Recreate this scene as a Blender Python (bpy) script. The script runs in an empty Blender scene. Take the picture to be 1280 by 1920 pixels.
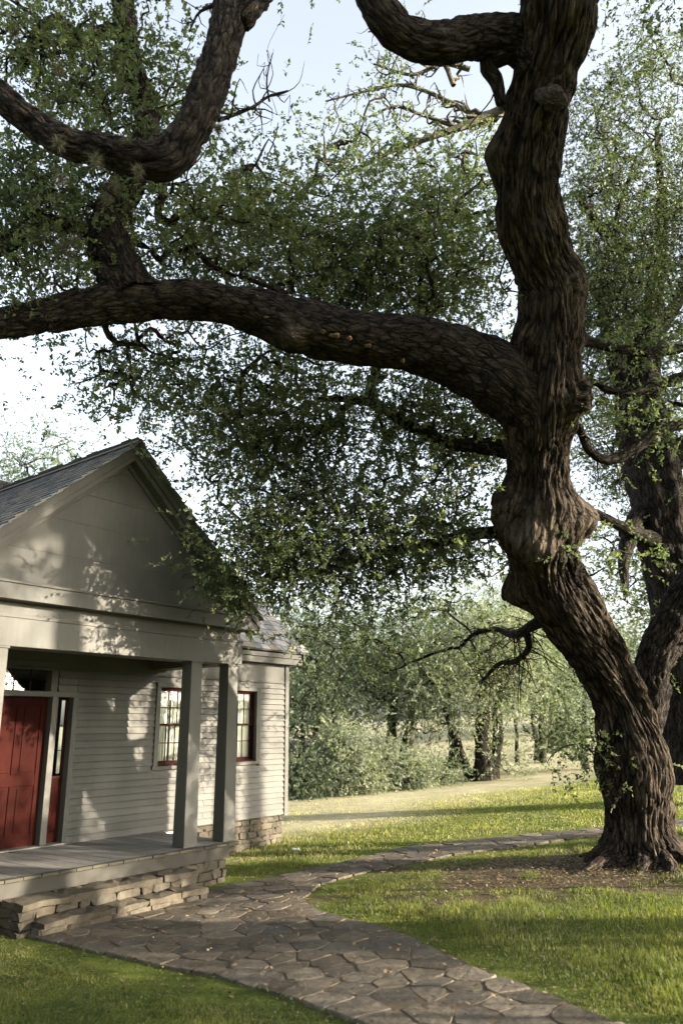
import bpy, math, random
import numpy as np
from mathutils import Matrix, Vector

# ------------------------------------------------------------------ camera, world, sun, exposure
scene = bpy.context.scene
COL = scene.collection
F_PX = 1418.0                      # focal length in photo pixels (photo 1280 x 1920)
PITCH, ROLL = 0.27963, -0.010143
CAM = np.array([0.0, 0.0, 2.31])
cp, sp, cr, sr = math.cos(PITCH), math.sin(PITCH), math.cos(ROLL), math.sin(ROLL)
_r0, _u0 = np.array([1, 0, 0.]), np.array([0, -sp, cp])
RIGHT, UP, FWD = cr * _r0 + sr * _u0, -sr * _r0 + cr * _u0, np.array([0, cp, sp])
cam_data = bpy.data.cameras.new('camera')
cam = bpy.data.objects.new('camera', cam_data)
COL.objects.link(cam)
m = Matrix.Identity(4)
for i in range(3):
    m[i][0], m[i][1], m[i][2], m[i][3] = RIGHT[i], UP[i], -FWD[i], CAM[i]
cam.matrix_world = m
cam_data.sensor_fit = 'VERTICAL'
cam_data.sensor_height = 36.0
cam_data.lens = 36.0 * F_PX / 1920.0
cam_data.clip_end = 2000
cam_data.clip_start = 0.05
cam_data.dof.use_dof = True
cam_data.dof.focus_distance = 11.5
cam_data.dof.aperture_fstop = 1.1
scene.camera = cam

SUN_AZ = (1.06, -0.27)             # horizontal direction towards the sun
SUN_EL = math.radians(14)
world = bpy.data.worlds.new('World')
scene.world = world
world.use_nodes = True
wn = world.node_tree
bg = wn.nodes['Background']
sky = wn.nodes.new('ShaderNodeTexSky')
sky.sky_type = 'NISHITA'
sky.sun_disc = False
sky.sun_elevation = SUN_EL
sky.sun_rotation = math.atan2(SUN_AZ[0], SUN_AZ[1])
sky.air_density = 1.0
sky.dust_density = 4.0
sky.ozone_density = 1.0
hs = wn.nodes.new('ShaderNodeHueSaturation')      # thin milky air, the same over the whole sky
hs.inputs['Saturation'].default_value = 0.45
hs.inputs['Value'].default_value = 1.0
wn.links.new(sky.outputs[0], hs.inputs['Color'])
wn.links.new(hs.outputs[0], bg.inputs[0])
bg.inputs[1].default_value = 0.145

sun_data = bpy.data.lights.new('sun', 'SUN')
sun_data.energy = 5.0
sun_data.angle = math.radians(0.53)
sun_data.color = (1.0, 0.87, 0.71)
sun = bpy.data.objects.new('sun', sun_data)
COL.objects.link(sun)
_h = math.hypot(*SUN_AZ)
SUND = Vector((SUN_AZ[0] / _h * math.cos(SUN_EL), SUN_AZ[1] / _h * math.cos(SUN_EL), math.sin(SUN_EL)))
sun.rotation_euler = SUND.to_track_quat('Z', 'Y').to_euler()
sun.location = (30, -5, 20)

vs = scene.view_settings
vs.view_transform = 'Standard'
vs.look = 'None'
vs.exposure = 2.3
vs.gamma = 1.0
vs.use_curve_mapping = False
scene.render.engine = 'CYCLES'
scene.cycles.max_bounces = 8
scene.cycles.transparent_max_bounces = 12

rng = np.random.default_rng(11)
random.seed(5)

# ------------------------------------------------------------------ geometry helpers
def ray(px, py):
    return FWD + RIGHT * (px - 640) / F_PX - UP * (py - 960) / F_PX

def at(px, py, Y):
    """world point seen at photo pixel (px, py) at world distance Y in front"""
    d = ray(px, py)
    return CAM + d * (Y / d[1])

def px_size(px, py, Y):
    return (Y / ray(px, py)[1]) / F_PX      # metres per photo pixel there

def ground_z(x, y):
    x = np.asarray(x, float); y = np.asarray(y, float)
    t = x + 2
    z = .055 * np.where(t > 0, t * t / (t + .6 + 1e-9), 0) + .03 * np.maximum(0, 8 - y)
    z = z + .035 * np.clip(y - 34, 0, 45) + .012 * np.clip(y - 79, 0, 200)
    z = np.minimum(z, 9)
    d = np.hypot(x, y - 10)
    amp = np.clip((d - 8) / 20, 0, 1)
    return z + amp * (.07 * np.sin(x * .21 + .5) * np.sin(y * .17) + .03 * np.sin(x * .53 + y * .31))

def at_ground(px, py):
    d = ray(px, py)
    s = .5
    while s < 400:
        P = CAM + d * s
        if P[2] < ground_z(P[0], P[1]):
            break
        s += .01 if s < 20 else .04
    return P

def vnoise(p, seed=0):
    """cheap 3-D value noise in 0..1 for an (N,3) array"""
    p = np.asarray(p, float)
    i = np.floor(p).astype(np.int64)
    f = p - i
    f = f * f * (3 - 2 * f)
    out = np.zeros(len(p))
    for dx in (0, 1):
        for dy in (0, 1):
            for dz in (0, 1):
                h = (i[:, 0] + dx) * 374761393 + (i[:, 1] + dy) * 668265263 + (i[:, 2] + dz) * 1274126177 + seed * 974711
                h = (h ^ (h >> 13)) * 1274126177
                h = (h ^ (h >> 16)) & 0xffffff
                w = (f[:, 0] if dx else 1 - f[:, 0]) * (f[:, 1] if dy else 1 - f[:, 1]) * (f[:, 2] if dz else 1 - f[:, 2])
                out += w * h / 0xffffff
    return out

def worley_edge(p, seed=0):
    """F2 - F1 of a 3-D cell pattern: 0 on the borders between cells"""
    i = np.floor(p).astype(np.int64)
    f1 = np.full(len(p), 9.); f2 = np.full(len(p), 9.)
    for dx in (-1, 0, 1):
        for dy in (-1, 0, 1):
            for dz in (-1, 0, 1):
                c = i + (dx, dy, dz)
                h = c[:, 0] * 374761393 + c[:, 1] * 668265263 + c[:, 2] * 1274126177 + seed * 974711
                h = (h ^ (h >> 13)) * 1274126177
                h = h ^ (h >> 16)
                o = np.stack([(h & 255) / 255., ((h >> 8) & 255) / 255., ((h >> 16) & 255) / 255.], 1)
                d = np.linalg.norm(c + o - p, axis=1)
                m = d < f1
                f2 = np.where(m, f1, np.minimum(f2, d)); f1 = np.where(m, d, f1)
    return f2 - f1

def mesh_np(name, V, Fq, attrs=None, smooth=False):
    """mesh from (N,3) verts and (M,k) faces"""
    V = np.ascontiguousarray(V, np.float32)
    Fq = np.ascontiguousarray(Fq, np.int32)
    me = bpy.data.meshes.new(name)
    k = Fq.shape[1]
    me.vertices.add(len(V)); me.vertices.foreach_set('co', V.ravel())
    me.loops.add(Fq.size); me.loops.foreach_set('vertex_index', Fq.ravel())
    me.polygons.add(len(Fq))
    me.polygons.foreach_set('loop_start', np.arange(0, Fq.size, k, dtype=np.int32))
    if smooth:
        me.polygons.foreach_set('use_smooth', np.ones(len(Fq), bool))
    for nm, arr in (attrs or {}).items():
        arr = np.asarray(arr, np.float32)
        if arr.ndim == 1:
            a = me.attributes.new(nm, 'FLOAT', 'POINT'); a.data.foreach_set('value', arr)
        else:
            a = me.attributes.new(nm, 'FLOAT_VECTOR', 'POINT'); a.data.foreach_set('vector', arr.ravel())
    me.update(calc_edges=True)
    return me

def link(name, me, mat=None, parent=None, **props):
    o = bpy.data.objects.new(name, me)
    COL.objects.link(o)
    if mat is not None and me is not None and not me.materials:
        me.materials.append(mat)
    if parent is not None:
        o.parent = parent
    for k, v in props.items():
        o[k] = v
    return o

def empty(name, loc, rz=0, **props):
    o = link(name, None, **props)
    o.empty_display_size = .2
    o.location = [float(c) for c in loc]
    o.rotation_euler = (0, 0, rz)
    return o

def thing_props(label, cat, group=None):
    d = dict(label=label, category=cat)
    if group:
        d['group'] = group
    return d

class MB:
    def __init__(s):
        s.v, s.f = [], []
    def poly(s, pts, faces):
        n = len(s.v)
        s.v += [tuple(float(c) for c in p) for p in pts]
        s.f += [tuple(i + n for i in f) for f in faces]
    def box(s, x0, x1, y0, y1, z0, z1):
        s.hexa([(x0, y0, z0), (x1, y0, z0), (x1, y1, z0), (x0, y1, z0), (x0, y0, z1), (x1, y0, z1), (x1, y1, z1), (x0, y1, z1)])
    def hexa(s, p):
        s.poly(p, [(0, 3, 2, 1), (4, 5, 6, 7), (0, 1, 5, 4), (1, 2, 6, 5), (2, 3, 7, 6), (3, 0, 4, 7)])
    def prism(s, prof, axis_pts):
        """profile polygon swept between two offsets: prof list of 3-D points, axis_pts vector"""
        n = len(prof)
        top = [tuple(np.add(p, axis_pts)) for p in prof]
        s.poly(list(prof) + top, [tuple(range(n))[::-1], tuple(range(n, 2 * n))] + [(i, (i + 1) % n, n + (i + 1) % n, n + i) for i in range(n)])
    def mesh(s, name, bevel=0):
        me = bpy.data.meshes.new(name)
        me.from_pydata(s.v, [], s.f)
        import bmesh
        bm = bmesh.new(); bm.from_mesh(me)
        bmesh.ops.recalc_face_normals(bm, faces=bm.faces)
        if bevel:
            bmesh.ops.bevel(bm, geom=list(bm.edges), offset=bevel, segments=1, affect='EDGES', clamp_overlap=True)
        bm.to_mesh(me); bm.free()
        return me
    def build(s, name, mat, parent=None, bevel=0, **props):
        return link(name, s.mesh(name, bevel), mat, parent, **props)

# ------------------------------------------------------------------ materials
def new_mat(name, rough=.8, spec=.3):
    mt = bpy.data.materials.new(name)
    mt.use_nodes = True
    nt = mt.node_tree
    b = nt.nodes['Principled BSDF']
    b.inputs['Roughness'].default_value = rough
    b.inputs['Specular IOR Level'].default_value = spec
    return mt, nt, b

def N(nt, t, **inp):
    n = nt.nodes.new(t)
    for k, v in inp.items():
        n.inputs[k].default_value = v
    return n

def ramp(nt, src, stops):
    r = nt.nodes.new('ShaderNodeValToRGB')
    els = r.color_ramp.elements
    while len(els) < len(stops):
        els.new(.5)
    for e, (p, c) in zip(els, stops):
        e.position = p
        e.color = (*c, 1) if len(c) == 3 else c
    nt.links.new(src, r.inputs[0])
    return r.outputs[0]

def mixc(nt, fac, a, b, mode='MIX'):
    n = nt.nodes.new('ShaderNodeMix'); n.data_type = 'RGBA'; n.blend_type = mode
    for idx, v in ((0, fac), (6, a), (7, b)):
        if hasattr(v, 'links') or isinstance(v, bpy.types.NodeSocket):
            nt.links.new(v, n.inputs[idx])
        elif isinstance(v, (int, float)):
            n.inputs[idx].default_value = v
        else:
            n.inputs[idx].default_value = (*v, 1)
    return n.outputs[2]

def coord(nt, kind='Object', scale=(1, 1, 1), loc=(0, 0, 0)):
    tc = nt.nodes.new('ShaderNodeTexCoord')
    mp = nt.nodes.new('ShaderNodeMapping')
    mp.inputs['Scale'].default_value = scale
    mp.inputs['Location'].default_value = loc
    nt.links.new(tc.outputs[kind], mp.inputs[0])
    return mp.outputs[0]

def world_coord(nt, scale=(1, 1, 1)):
    g = nt.nodes.new('ShaderNodeNewGeometry')
    mp = nt.nodes.new('ShaderNodeMapping')
    mp.inputs['Scale'].default_value = scale
    nt.links.new(g.outputs['Position'], mp.inputs[0])
    return mp.outputs[0]

def attr(nt, name):
    a = nt.nodes.new('ShaderNodeAttribute'); a.attribute_name = name
    return a

def noise(nt, vec, scale, detail=4, rough=.6):
    n = N(nt, 'ShaderNodeTexNoise', Scale=scale, Detail=detail, Roughness=rough)
    nt.links.new(vec, n.inputs['Vector'])
    return n.outputs['Fac']

def obj_rand(nt):
    return nt.nodes.new('ShaderNodeObjectInfo').outputs['Random']

def bump(nt, b, h, strength=.3, dist=.01):
    n = N(nt, 'ShaderNodeBump', Strength=strength, Distance=dist)
    nt.links.new(h, n.inputs['Height'])
    nt.links.new(n.outputs[0], b.inputs['Normal'])

def m_paint(name, col, dirt=.25, rough=.65, spec=.3):
    mt, nt, b = new_mat(name, rough, spec)
    v = world_coord(nt)
    n1 = noise(nt, v, 1.3, 6, .65)
    vs_ = world_coord(nt, (14, 14, 1.2))
    n2 = noise(nt, vs_, 1.5, 4, .6)
    c = ramp(nt, n1, [(.3, tuple(x * (1 - dirt) for x in col)), (.62, col)])
    c2 = ramp(nt, n2, [(.3, tuple(x * .86 for x in (1, 1, 1))), (.6, (1, 1, 1))])
    c = mixc(nt, .8, c, c2, 'MULTIPLY')
    rn = N(nt, 'ShaderNodeMapRange'); rn.inputs[3].default_value = .9; rn.inputs[4].default_value = 1.06
    nt.links.new(obj_rand(nt), rn.inputs[0])
    c = mixc(nt, 1.0, c, rn.outputs[0], 'MULTIPLY')
    nt.links.new(c, b.inputs['Base Color'])
    bump(nt, b, noise(nt, world_coord(nt, (3, 3, 30)), 6, 3), .15, .004)
    return mt

def m_wood_deck():
    mt, nt, b = new_mat('weathered_deck_wood', .7, .3)
    v = coord(nt, 'Object', (9, 1.0, 9))
    n1 = noise(nt, v, 5, 6, .7)
    n2 = noise(nt, coord(nt, 'Object', (40, 1.5, 40)), 6, 3, .6)
    c = ramp(nt, n1, [(.25, (.075, .07, .062)), (.5, (.15, .145, .132)), (.75, (.22, .212, .198))])
    c = mixc(nt, .5, c, ramp(nt, n2, [(.3, (.55, .55, .55)), (.6, (1, 1, 1))]), 'MULTIPLY')
    rn = N(nt, 'ShaderNodeMapRange'); rn.inputs[3].default_value = .7; rn.inputs[4].default_value = 1.15
    nt.links.new(obj_rand(nt), rn.inputs[0])
    c = mixc(nt, 1.0, c, rn.outputs[0], 'MULTIPLY')
    tc = nt.nodes.new('ShaderNodeTexCoord'); sx = nt.nodes.new('ShaderNodeSeparateXYZ'); nt.links.new(tc.outputs['Object'], sx.inputs[0])
    n4 = noise(nt, world_coord(nt), 3.0, 4, .6)
    ad = nt.nodes.new('ShaderNodeMath'); ad.operation = 'MULTIPLY_ADD'; ad.inputs[1].default_value = -.16; nt.links.new(n4, ad.inputs[0]); nt.links.new(sx.outputs[1], ad.inputs[2])
    edge = ramp(nt, ad.outputs[0], [(0.0, (1, 1, 1)), (.03, (0, 0, 0))])       # mossy weathered board ends
    moss = ramp(nt, obj_rand(nt), [(0, (.028, .026, .018)), (.5, (.042, .039, .022)), (1, (.028, .026, .019))])
    c = mixc(nt, edge, c, moss)
    nt.links.new(c, b.inputs['Base Color'])
    bump(nt, b, n2, .4, .004)
    return mt

def m_shingle():
    mt, nt, b = new_mat('cedar_shingle_grey', .8, .3)
    n1 = noise(nt, coord(nt, 'Object', (30, 4, 30)), 3, 5, .65)
    c = ramp(nt, obj_rand(nt), [(0, (.10, .105, .11)), (.4, (.18, .185, .19)), (.7, (.24, .24, .235)), (1, (.22, .175, .12))])
    c = mixc(nt, .6, c, ramp(nt, n1, [(.3, (.55, .55, .55)), (.65, (1.1, 1.1, 1.1))]), 'MULTIPLY')
    nt.links.new(c, b.inputs['Base Color'])
    bump(nt, b, n1, .6, .006)
    return mt

def m_stone(name, stops, rough=.85, bs=.5):
    mt, nt, b = new_mat(name, rough, .25)
    v = world_coord(nt)
    n1 = noise(nt, v, 3.2, 8, .7)
    n2 = noise(nt, v, 17, 6, .7)
    c = ramp(nt, obj_rand(nt), stops)
    c = mixc(nt, .75, c, ramp(nt, n1, [(.32, (.42, .41, .38)), (.5, (.85, .84, .82)), (.68, (1.15, 1.12, 1.05))]), 'MULTIPLY')
    c = mixc(nt, .7, c, ramp(nt, n2, [(.3, (.5, .5, .5)), (.6, (1.05, 1.05, 1.05))]), 'MULTIPLY')
    nt.links.new(c, b.inputs['Base Color'])
    bump(nt, b, n2, bs, .02)
    return mt

def m_bark(name, dark, mid, light, sc=1.0, fiss=.55):
    """furrowed bark: long plates parted by dark fissures, grain along the limb"""
    mt, nt, b = new_mat(name, .92, .12)
    a = attr(nt, 'bark')
    def mapped(src, scale):
        mp = nt.nodes.new('ShaderNodeMapping'); mp.inputs['Scale'].default_value = scale
        nt.links.new(src, mp.inputs[0]); return mp.outputs[0]
    wob = N(nt, 'ShaderNodeTexNoise', Scale=5.0, Detail=3.0)
    nt.links.new(a.outputs['Vector'], wob.inputs['Vector'])
    va = nt.nodes.new('ShaderNodeVectorMath'); va.operation = 'MULTIPLY_ADD'
    va.inputs[1].default_value = (.07, .07, .12)
    nt.links.new(wob.outputs['Color'], va.inputs[0]); nt.links.new(a.outputs['Vector'], va.inputs[2])
    st = mapped(va.outputs[0], (1, 1, .19))
    def voro(scale):
        n = N(nt, 'ShaderNodeTexVoronoi', Scale=scale); n.feature = 'DISTANCE_TO_EDGE'
        nt.links.new(st, n.inputs['Vector']); return n.outputs['Distance']
    v1, v2 = voro(15 * sc), voro(34 * sc)
    f1 = ramp(nt, v1, [(.0, (0, 0, 0)), (.06, (.12, .12, .12)), (.17, (.8, .8, .8)), (.3, (1, 1, 1))])
    f2 = ramp(nt, v2, [(.0, (.1, .1, .1)), (.14, (1, 1, 1))])
    n1 = noise(nt, st, 22 * sc, 8, .75)
    n2 = noise(nt, a.outputs['Vector'], 1.3, 5, .65)
    n3 = noise(nt, st, 80 * sc, 5, .7)
    c = ramp(nt, n1, [(.28, dark), (.5, mid), (.72, light)])
    c = mixc(nt, .7, c, ramp(nt, n2, [(.35, (.55, .54, .52)), (.62, (1.15, 1.1, 1.0))]), 'MULTIPLY')
    c = mixc(nt, .6, c, ramp(nt, n3, [(.3, (.5, .5, .5)), (.6, (1.1, 1.1, 1.1))]), 'MULTIPLY')
    nb_ = noise(nt, a.outputs['Vector'], 3.4, 4, .6)
    vis = ramp(nt, nb_, [(.34, (.5 * fiss,) * 3), (.55, (fiss,) * 3)])
    c = mixc(nt, vis, c, f1, 'MULTIPLY')
    c = mixc(nt, fiss * .7, c, f2, 'MULTIPLY')
    bw = attr(nt, 'burl').outputs['Fac']                     # smoother greyer wood of the old healed burls
    nbw = N(nt, 'ShaderNodeTexWave', Scale=5.0, Distortion=9.0, Detail=4.0); nt.links.new(a.outputs['Vector'], nbw.inputs['Vector'])
    bc = ramp(nt, nbw.outputs['Fac'], [(.2, tuple(x * 1.1 for x in mid)), (.6, tuple(x * .95 for x in light)), (1, tuple(x * 1.15 for x in light))])
    bc = mixc(nt, .7, bc, ramp(nt, n3, [(.3, (.4, .4, .4)), (.6, (1.1, 1.1, 1.1))]), 'MULTIPLY')
    c = mixc(nt, bw, c, bc)
    nt.links.new(c, b.inputs['Base Color'])
    h = mixc(nt, .35, f1, f2, 'MIX')
    h = mixc(nt, .3, h, n3, 'MIX')
    bump(nt, b, h, 1.0, .03)
    return mt

def m_leaf(name, cols, trans=.4, rough=.5):
    mt = bpy.data.materials.new(name); mt.use_nodes = True
    nt = mt.node_tree
    b = nt.nodes['Principled BSDF']
    b.inputs['Roughness'].default_value = rough
    b.inputs['Specular IOR Level'].default_value = .35
    a = attr(nt, 'rnd')
    c = ramp(nt, a.outputs['Fac'], [(i / (len(cols) - 1), k) for i, k in enumerate(cols)])
    n1 = noise(nt, world_coord(nt), .8, 3, .5)
    c = mixc(nt, .7, c, ramp(nt, n1, [(.35, (.7, .75, .75)), (.65, (1.2, 1.15, .95))]), 'MULTIPLY')
    nt.links.new(c, b.inputs['Base Color'])
    t = nt.nodes.new('ShaderNodeBsdfTranslucent')
    ct = mixc(nt, 1.0, c, (1.6, 1.75, .9), 'MULTIPLY')
    nt.links.new(ct, t.inputs['Color'])
    mx = nt.nodes.new('ShaderNodeMixShader'); mx.inputs[0].default_value = trans
    nt.links.new(b.outputs[0], mx.inputs[1]); nt.links.new(t.outputs[0], mx.inputs[2])
    nt.links.new(mx.outputs[0], nt.nodes['Material Output'].inputs['Surface'])
    return mt

def m_flat(name, col, rough=.6, spec=.4):
    mt, nt, b = new_mat(name, rough, spec)
    n1 = noise(nt, world_coord(nt), 6, 5, .6)
    c = ramp(nt, n1, [(.3, tuple(x * .75 for x in col)), (.65, tuple(x * 1.05 for x in col))])
    nt.links.new(c, b.inputs['Base Color'])
    return mt

def m_glass():
    mt = bpy.data.materials.new('window_glass'); mt.use_nodes = True
    nt = mt.node_tree; nt.nodes.remove(nt.nodes['Principled BSDF'])
    tr = nt.nodes.new('ShaderNodeBsdfTransparent'); tr.inputs[0].default_value = (.95, .97, .95, 1)
    gl = nt.nodes.new('ShaderNodeBsdfGlossy'); gl.inputs['Roughness'].default_value = .02
    lw = nt.nodes.new('ShaderNodeLayerWeight'); lw.inputs[0].default_value = .5
    pw = nt.nodes.new('ShaderNodeMath'); pw.operation = 'POWER'; pw.inputs[1].default_value = 4.5; nt.links.new(lw.outputs['Facing'], pw.inputs[0])
    fr = nt.nodes.new('ShaderNodeMath'); fr.operation = 'MULTIPLY_ADD'; fr.inputs[1].default_value = .9; fr.inputs[2].default_value = .045; nt.links.new(pw.outputs[0], fr.inputs[0])
    n1 = noise(nt, world_coord(nt), 5, 2, .5)
    bp = N(nt, 'ShaderNodeBump', Strength=.06, Distance=.02); nt.links.new(n1, bp.inputs['Height'])
    nt.links.new(bp.outputs[0], gl.inputs['Normal'])
    mx = nt.nodes.new('ShaderNodeMixShader')
    nt.links.new(fr.outputs[0], mx.inputs[0]); nt.links.new(tr.outputs[0], mx.inputs[1]); nt.links.new(gl.outputs[0], mx.inputs[2])
    nt.links.new(mx.outputs[0], nt.nodes['Material Output'].inputs['Surface'])
    return mt

M = {}
M['paint'] = m_paint('grey_clapboard_paint', (.092, .0915, .079))
M['trim'] = m_paint('grey_trim_paint', (.086, .0855, .0735), .2)
M['red'] = m_paint('red_oxide_door_paint', (.028, .006, .0042), .55, .85, .06)
M['redsash'] = m_paint('red_sash_paint', (.030, .0075, .0055), .3, .8, .1)
M['deck'] = m_wood_deck()
M['skirt'] = m_paint('shaded_skirt_paint', (.062, .059, .05), .45, .8, .1)  # house paint darkened to stand for the shade below the deck edge
M['shingle'] = m_shingle()
M['stone'] = m_stone('limestone_block', [(0, (.045, .039, .028)), (.4, (.082, .07, .049)), (.7, (.06, .055, .042)), (1, (.105, .091, .065))])
M['flag'] = m_stone('flagstone', [(0, (.06, .051, .037)), (.25, (.098, .082, .057)), (.5, (.074, .069, .058)), (.75, (.12, .10, .072)), (1, (.165, .142, .108))], .85, .9)
M['glass'] = m_glass()
def m_cloth():
    mt = bpy.data.materials.new('white_curtain'); mt.use_nodes = True
    nt = mt.node_tree; b = nt.nodes['Principled BSDF']
    b.inputs['Base Color'].default_value = (.82, .82, .76, 1); b.inputs['Roughness'].default_value = .95; b.inputs['Specular IOR Level'].default_value = .05
    t = nt.nodes.new('ShaderNodeBsdfTranslucent'); t.inputs[0].default_value = (.8, .8, .72, 1)
    mx = nt.nodes.new('ShaderNodeMixShader'); mx.inputs[0].default_value = .4
    nt.links.new(b.outputs[0], mx.inputs[1]); nt.links.new(t.outputs[0], mx.inputs[2])
    nt.links.new(mx.outputs[0], nt.nodes['Material Output'].inputs['Surface'])
    return mt
M['curtain'] = m_cloth()
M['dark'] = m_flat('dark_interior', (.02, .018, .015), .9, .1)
M['ridge'] = m_flat('rusty_ridge_metal', (.16, .055, .03), .7, .3)
M['mortar'] = m_flat('mortar_and_soil', (.10, .08, .055), .95, .05)
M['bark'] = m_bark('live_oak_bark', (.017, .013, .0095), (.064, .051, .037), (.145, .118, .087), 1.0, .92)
M['bark_limb'] = m_bark('shaded_oak_limb_bark', (.012, .010, .0075), (.042, .035, .027), (.10, .083, .064), 1.0, .92)  # same oak bark, darkened so the limbs look backlit
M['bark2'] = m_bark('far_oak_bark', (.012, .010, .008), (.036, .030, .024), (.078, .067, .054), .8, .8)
M['scar'] = m_bark('cut_wood_scar', (.03, .024, .018), (.085, .07, .054), (.15, .13, .10), 1.6, .5)
M['lichen'] = m_bark('lichen_grey_bark', (.09, .085, .06), (.17, .16, .12), (.26, .25, .20), 2.0, .3)
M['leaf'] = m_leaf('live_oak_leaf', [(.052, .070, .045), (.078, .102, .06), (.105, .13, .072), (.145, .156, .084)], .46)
M['leaf_shade'] = m_leaf('shaded_oak_leaf', [(.03, .044, .024), (.045, .062, .032), (.062, .08, .04), (.085, .095, .046)], .36)  # oak leaf darkened; the second oak's shadow is put into its colour
M['leaf_far'] = m_leaf('hazy_far_oak_leaf', [(.085, .112, .078), (.118, .15, .106), (.155, .182, .132)], .35)  # greyed so the colour carries the distance haze
M['leaf_grey'] = m_leaf('hazy_grey_green_leaf', [(.125, .15, .115), (.175, .198, .155), (.23, .242, .195)], .35)  # grey-green leaf, paled further to stand in for haze
M['leaf_dark'] = m_leaf('dark_cedar_leaf', [(.045, .066, .046), (.065, .088, .06), (.085, .105, .07)], .3)
M['moss'] = m_leaf('ball_moss', [(.08, .08, .06), (.13, .125, .10), (.18, .16, .12)], .25, .9)

# ------------------------------------------------------------------ ground
def sstep(a, b, x):
    t = np.clip((x - a) / (b - a), 0, 1)
    return t * t * (3 - 2 * t)

TREE_BASE = at_ground(1205, 1612)

def dry_of(x, y):
    """0 green .. 1 pale dry field grass"""
    n = vnoise(np.stack([x * .35, y * .35, x * 0], 1), 3) - .5
    d = sstep(-2.5, 3.5, y - (17.6 + 1.15 * (x + 1.2)) + 2.5 * n)  # border is partly grass type, partly a sun and shade edge painted in
    n2 = vnoise(np.stack([x * .9 + 3, y * .9, x * 0], 1), 6)
    return np.clip(d * (.6 + .45 * n2), 0, 1)

def dirt_and_shade_of(x, y):  # bare soil round the oak, widened to stand for its shaded ground
    d = np.hypot((x - TREE_BASE[0] + 1.2) / 4.2, (y - TREE_BASE[1] + .45) / 1.8)
    n = vnoise(np.stack([x * 1.5, y * 1.5, x * 0], 1), 8)
    n2 = vnoise(np.stack([x * 5, y * 5, x * 0], 1), 9)
    return np.clip(1 - sstep(.45, 1.2, d + (n - .5) * 1.1 + (n2 - .5) * .9), 0, 1)

def build_ground():
    ux = np.concatenate([-np.geomspace(400, 12, 26)[:-1], np.arange(-12, 20, .3), np.geomspace(20, 400, 26)])
    uy = np.concatenate([-np.geomspace(60, 2, 8)[:-1], np.arange(-2, 36, .3), np.geomspace(36, 500, 30)])
    X, Y = np.meshgrid(ux, uy)
    x, y = X.ravel(), Y.ravel()
    z = ground_z(x, y)
    near = np.exp(-((x - 1) ** 2 + (y - 12) ** 2) / 300)
    z = z + near * .03 * (vnoise(np.stack([x * 1.3, y * 1.3, x * 0], 1), 4) - .5)
    nx, ny = len(ux), len(uy)
    i = np.arange(nx * ny).reshape(ny, nx)
    q = np.stack([i[:-1, :-1], i[:-1, 1:], i[1:, 1:], i[1:, :-1]], -1).reshape(-1, 4)
    mt, nt, b = new_mat('lawn_ground', .95, .05)
    v = world_coord(nt)
    n1 = noise(nt, v, 2.2, 8, .7)
    n2 = noise(nt, v, .35, 4, .6)
    n3 = noise(nt, v, 28, 5, .7)
    green = ramp(nt, n1, [(.3, (.042, .054, .013)), (.5, (.078, .10, .022)), (.7, (.125, .142, .036))])
    green = mixc(nt, .6, green, ramp(nt, n2, [(.35, (.75, .8, .7)), (.65, (1.2, 1.15, 1.1))]), 'MULTIPLY')
    dry = ramp(nt, n1, [(.3, (.25, .232, .15)), (.5, (.33, .305, .205)), (.72, (.41, .38, .27))])
    dirt = ramp(nt, n3, [(.3, (.028, .022, .015)), (.5, (.075, .060, .042)), (.7, (.15, .12, .085))])
    dirt = mixc(nt, .7, dirt, ramp(nt, n1, [(.35, (.5, .5, .48)), (.65, (1.25, 1.2, 1.1))]), 'MULTIPLY')
    c = mixc(nt, attr(nt, 'dry').outputs['Fac'], green, dry)
    c = mixc(nt, attr(nt, 'dirt').outputs['Fac'], c, dirt)
    c = mixc(nt, .6, c, ramp(nt, n3, [(.3, (.55, .55, .55)), (.65, (1.15, 1.15, 1.15))]), 'MULTIPLY')
    nt.links.new(c, b.inputs['Base Color'])
    bump(nt, b, n3, .8, .03)
    me = mesh_np('lawn', np.stack([x, y, z], 1), q, dict(dry=dry_of(x, y), dirt=dirt_and_shade_of(x, y)), True)
    link('lawn', me, mt, kind='structure', label='mown lawn rising gently to the right with a dry field beyond')
build_ground()

# ------------------------------------------------------------------ flagstone path
_edge_px = [(30, 1750), (66, 1762), (190, 1792), (240, 1802), (310, 1817), (400, 1832), (470, 1858), (560, 1882), (660, 1918), (800, 1975),
            (1240, 1960), (1150, 1921), (1000, 1860), (880, 1815), (760, 1755), (700, 1736), (640, 1723), (590, 1708), (570, 1688), (600, 1661),
            (700, 1634), (850, 1605), (1000, 1585), (1160, 1563), (1300, 1546), (1300, 1536), (1150, 1552), (1050, 1561), (900, 1575), (750, 1592),
            (640, 1620), (520, 1646), (425, 1664), (345, 1682), (200, 1712)]
PATH = np.array([at_ground(*p)[:2] for p in _edge_px])

def inside(poly, x, y):
    x = np.asarray(x); y = np.asarray(y)
    r = np.zeros(x.shape, bool)
    n = len(poly)
    for i in range(n):
        x0, y0 = poly[i]; x1, y1 = poly[(i + 1) % n]
        c = ((y0 > y) != (y1 > y))
        with np.errstate(divide='ignore', invalid='ignore'):
            r ^= c & (x < (x1 - x0) * (y - y0) / (y1 - y0 + 1e-12) + x0)
    return r

def dist_poly(poly, x, y):
    d = np.full(np.shape(x), 1e9)
    n = len(poly)
    for i in range(n):
        a = poly[i]; b = poly[(i + 1) % n]
        ab = b - a; L = ab @ ab + 1e-12
        t = np.clip(((x - a[0]) * ab[0] + (y - a[1]) * ab[1]) / L, 0, 1)
        d = np.minimum(d, np.hypot(x - a[0] - t * ab[0], y - a[1] - t * ab[1]))
    return d

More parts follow.
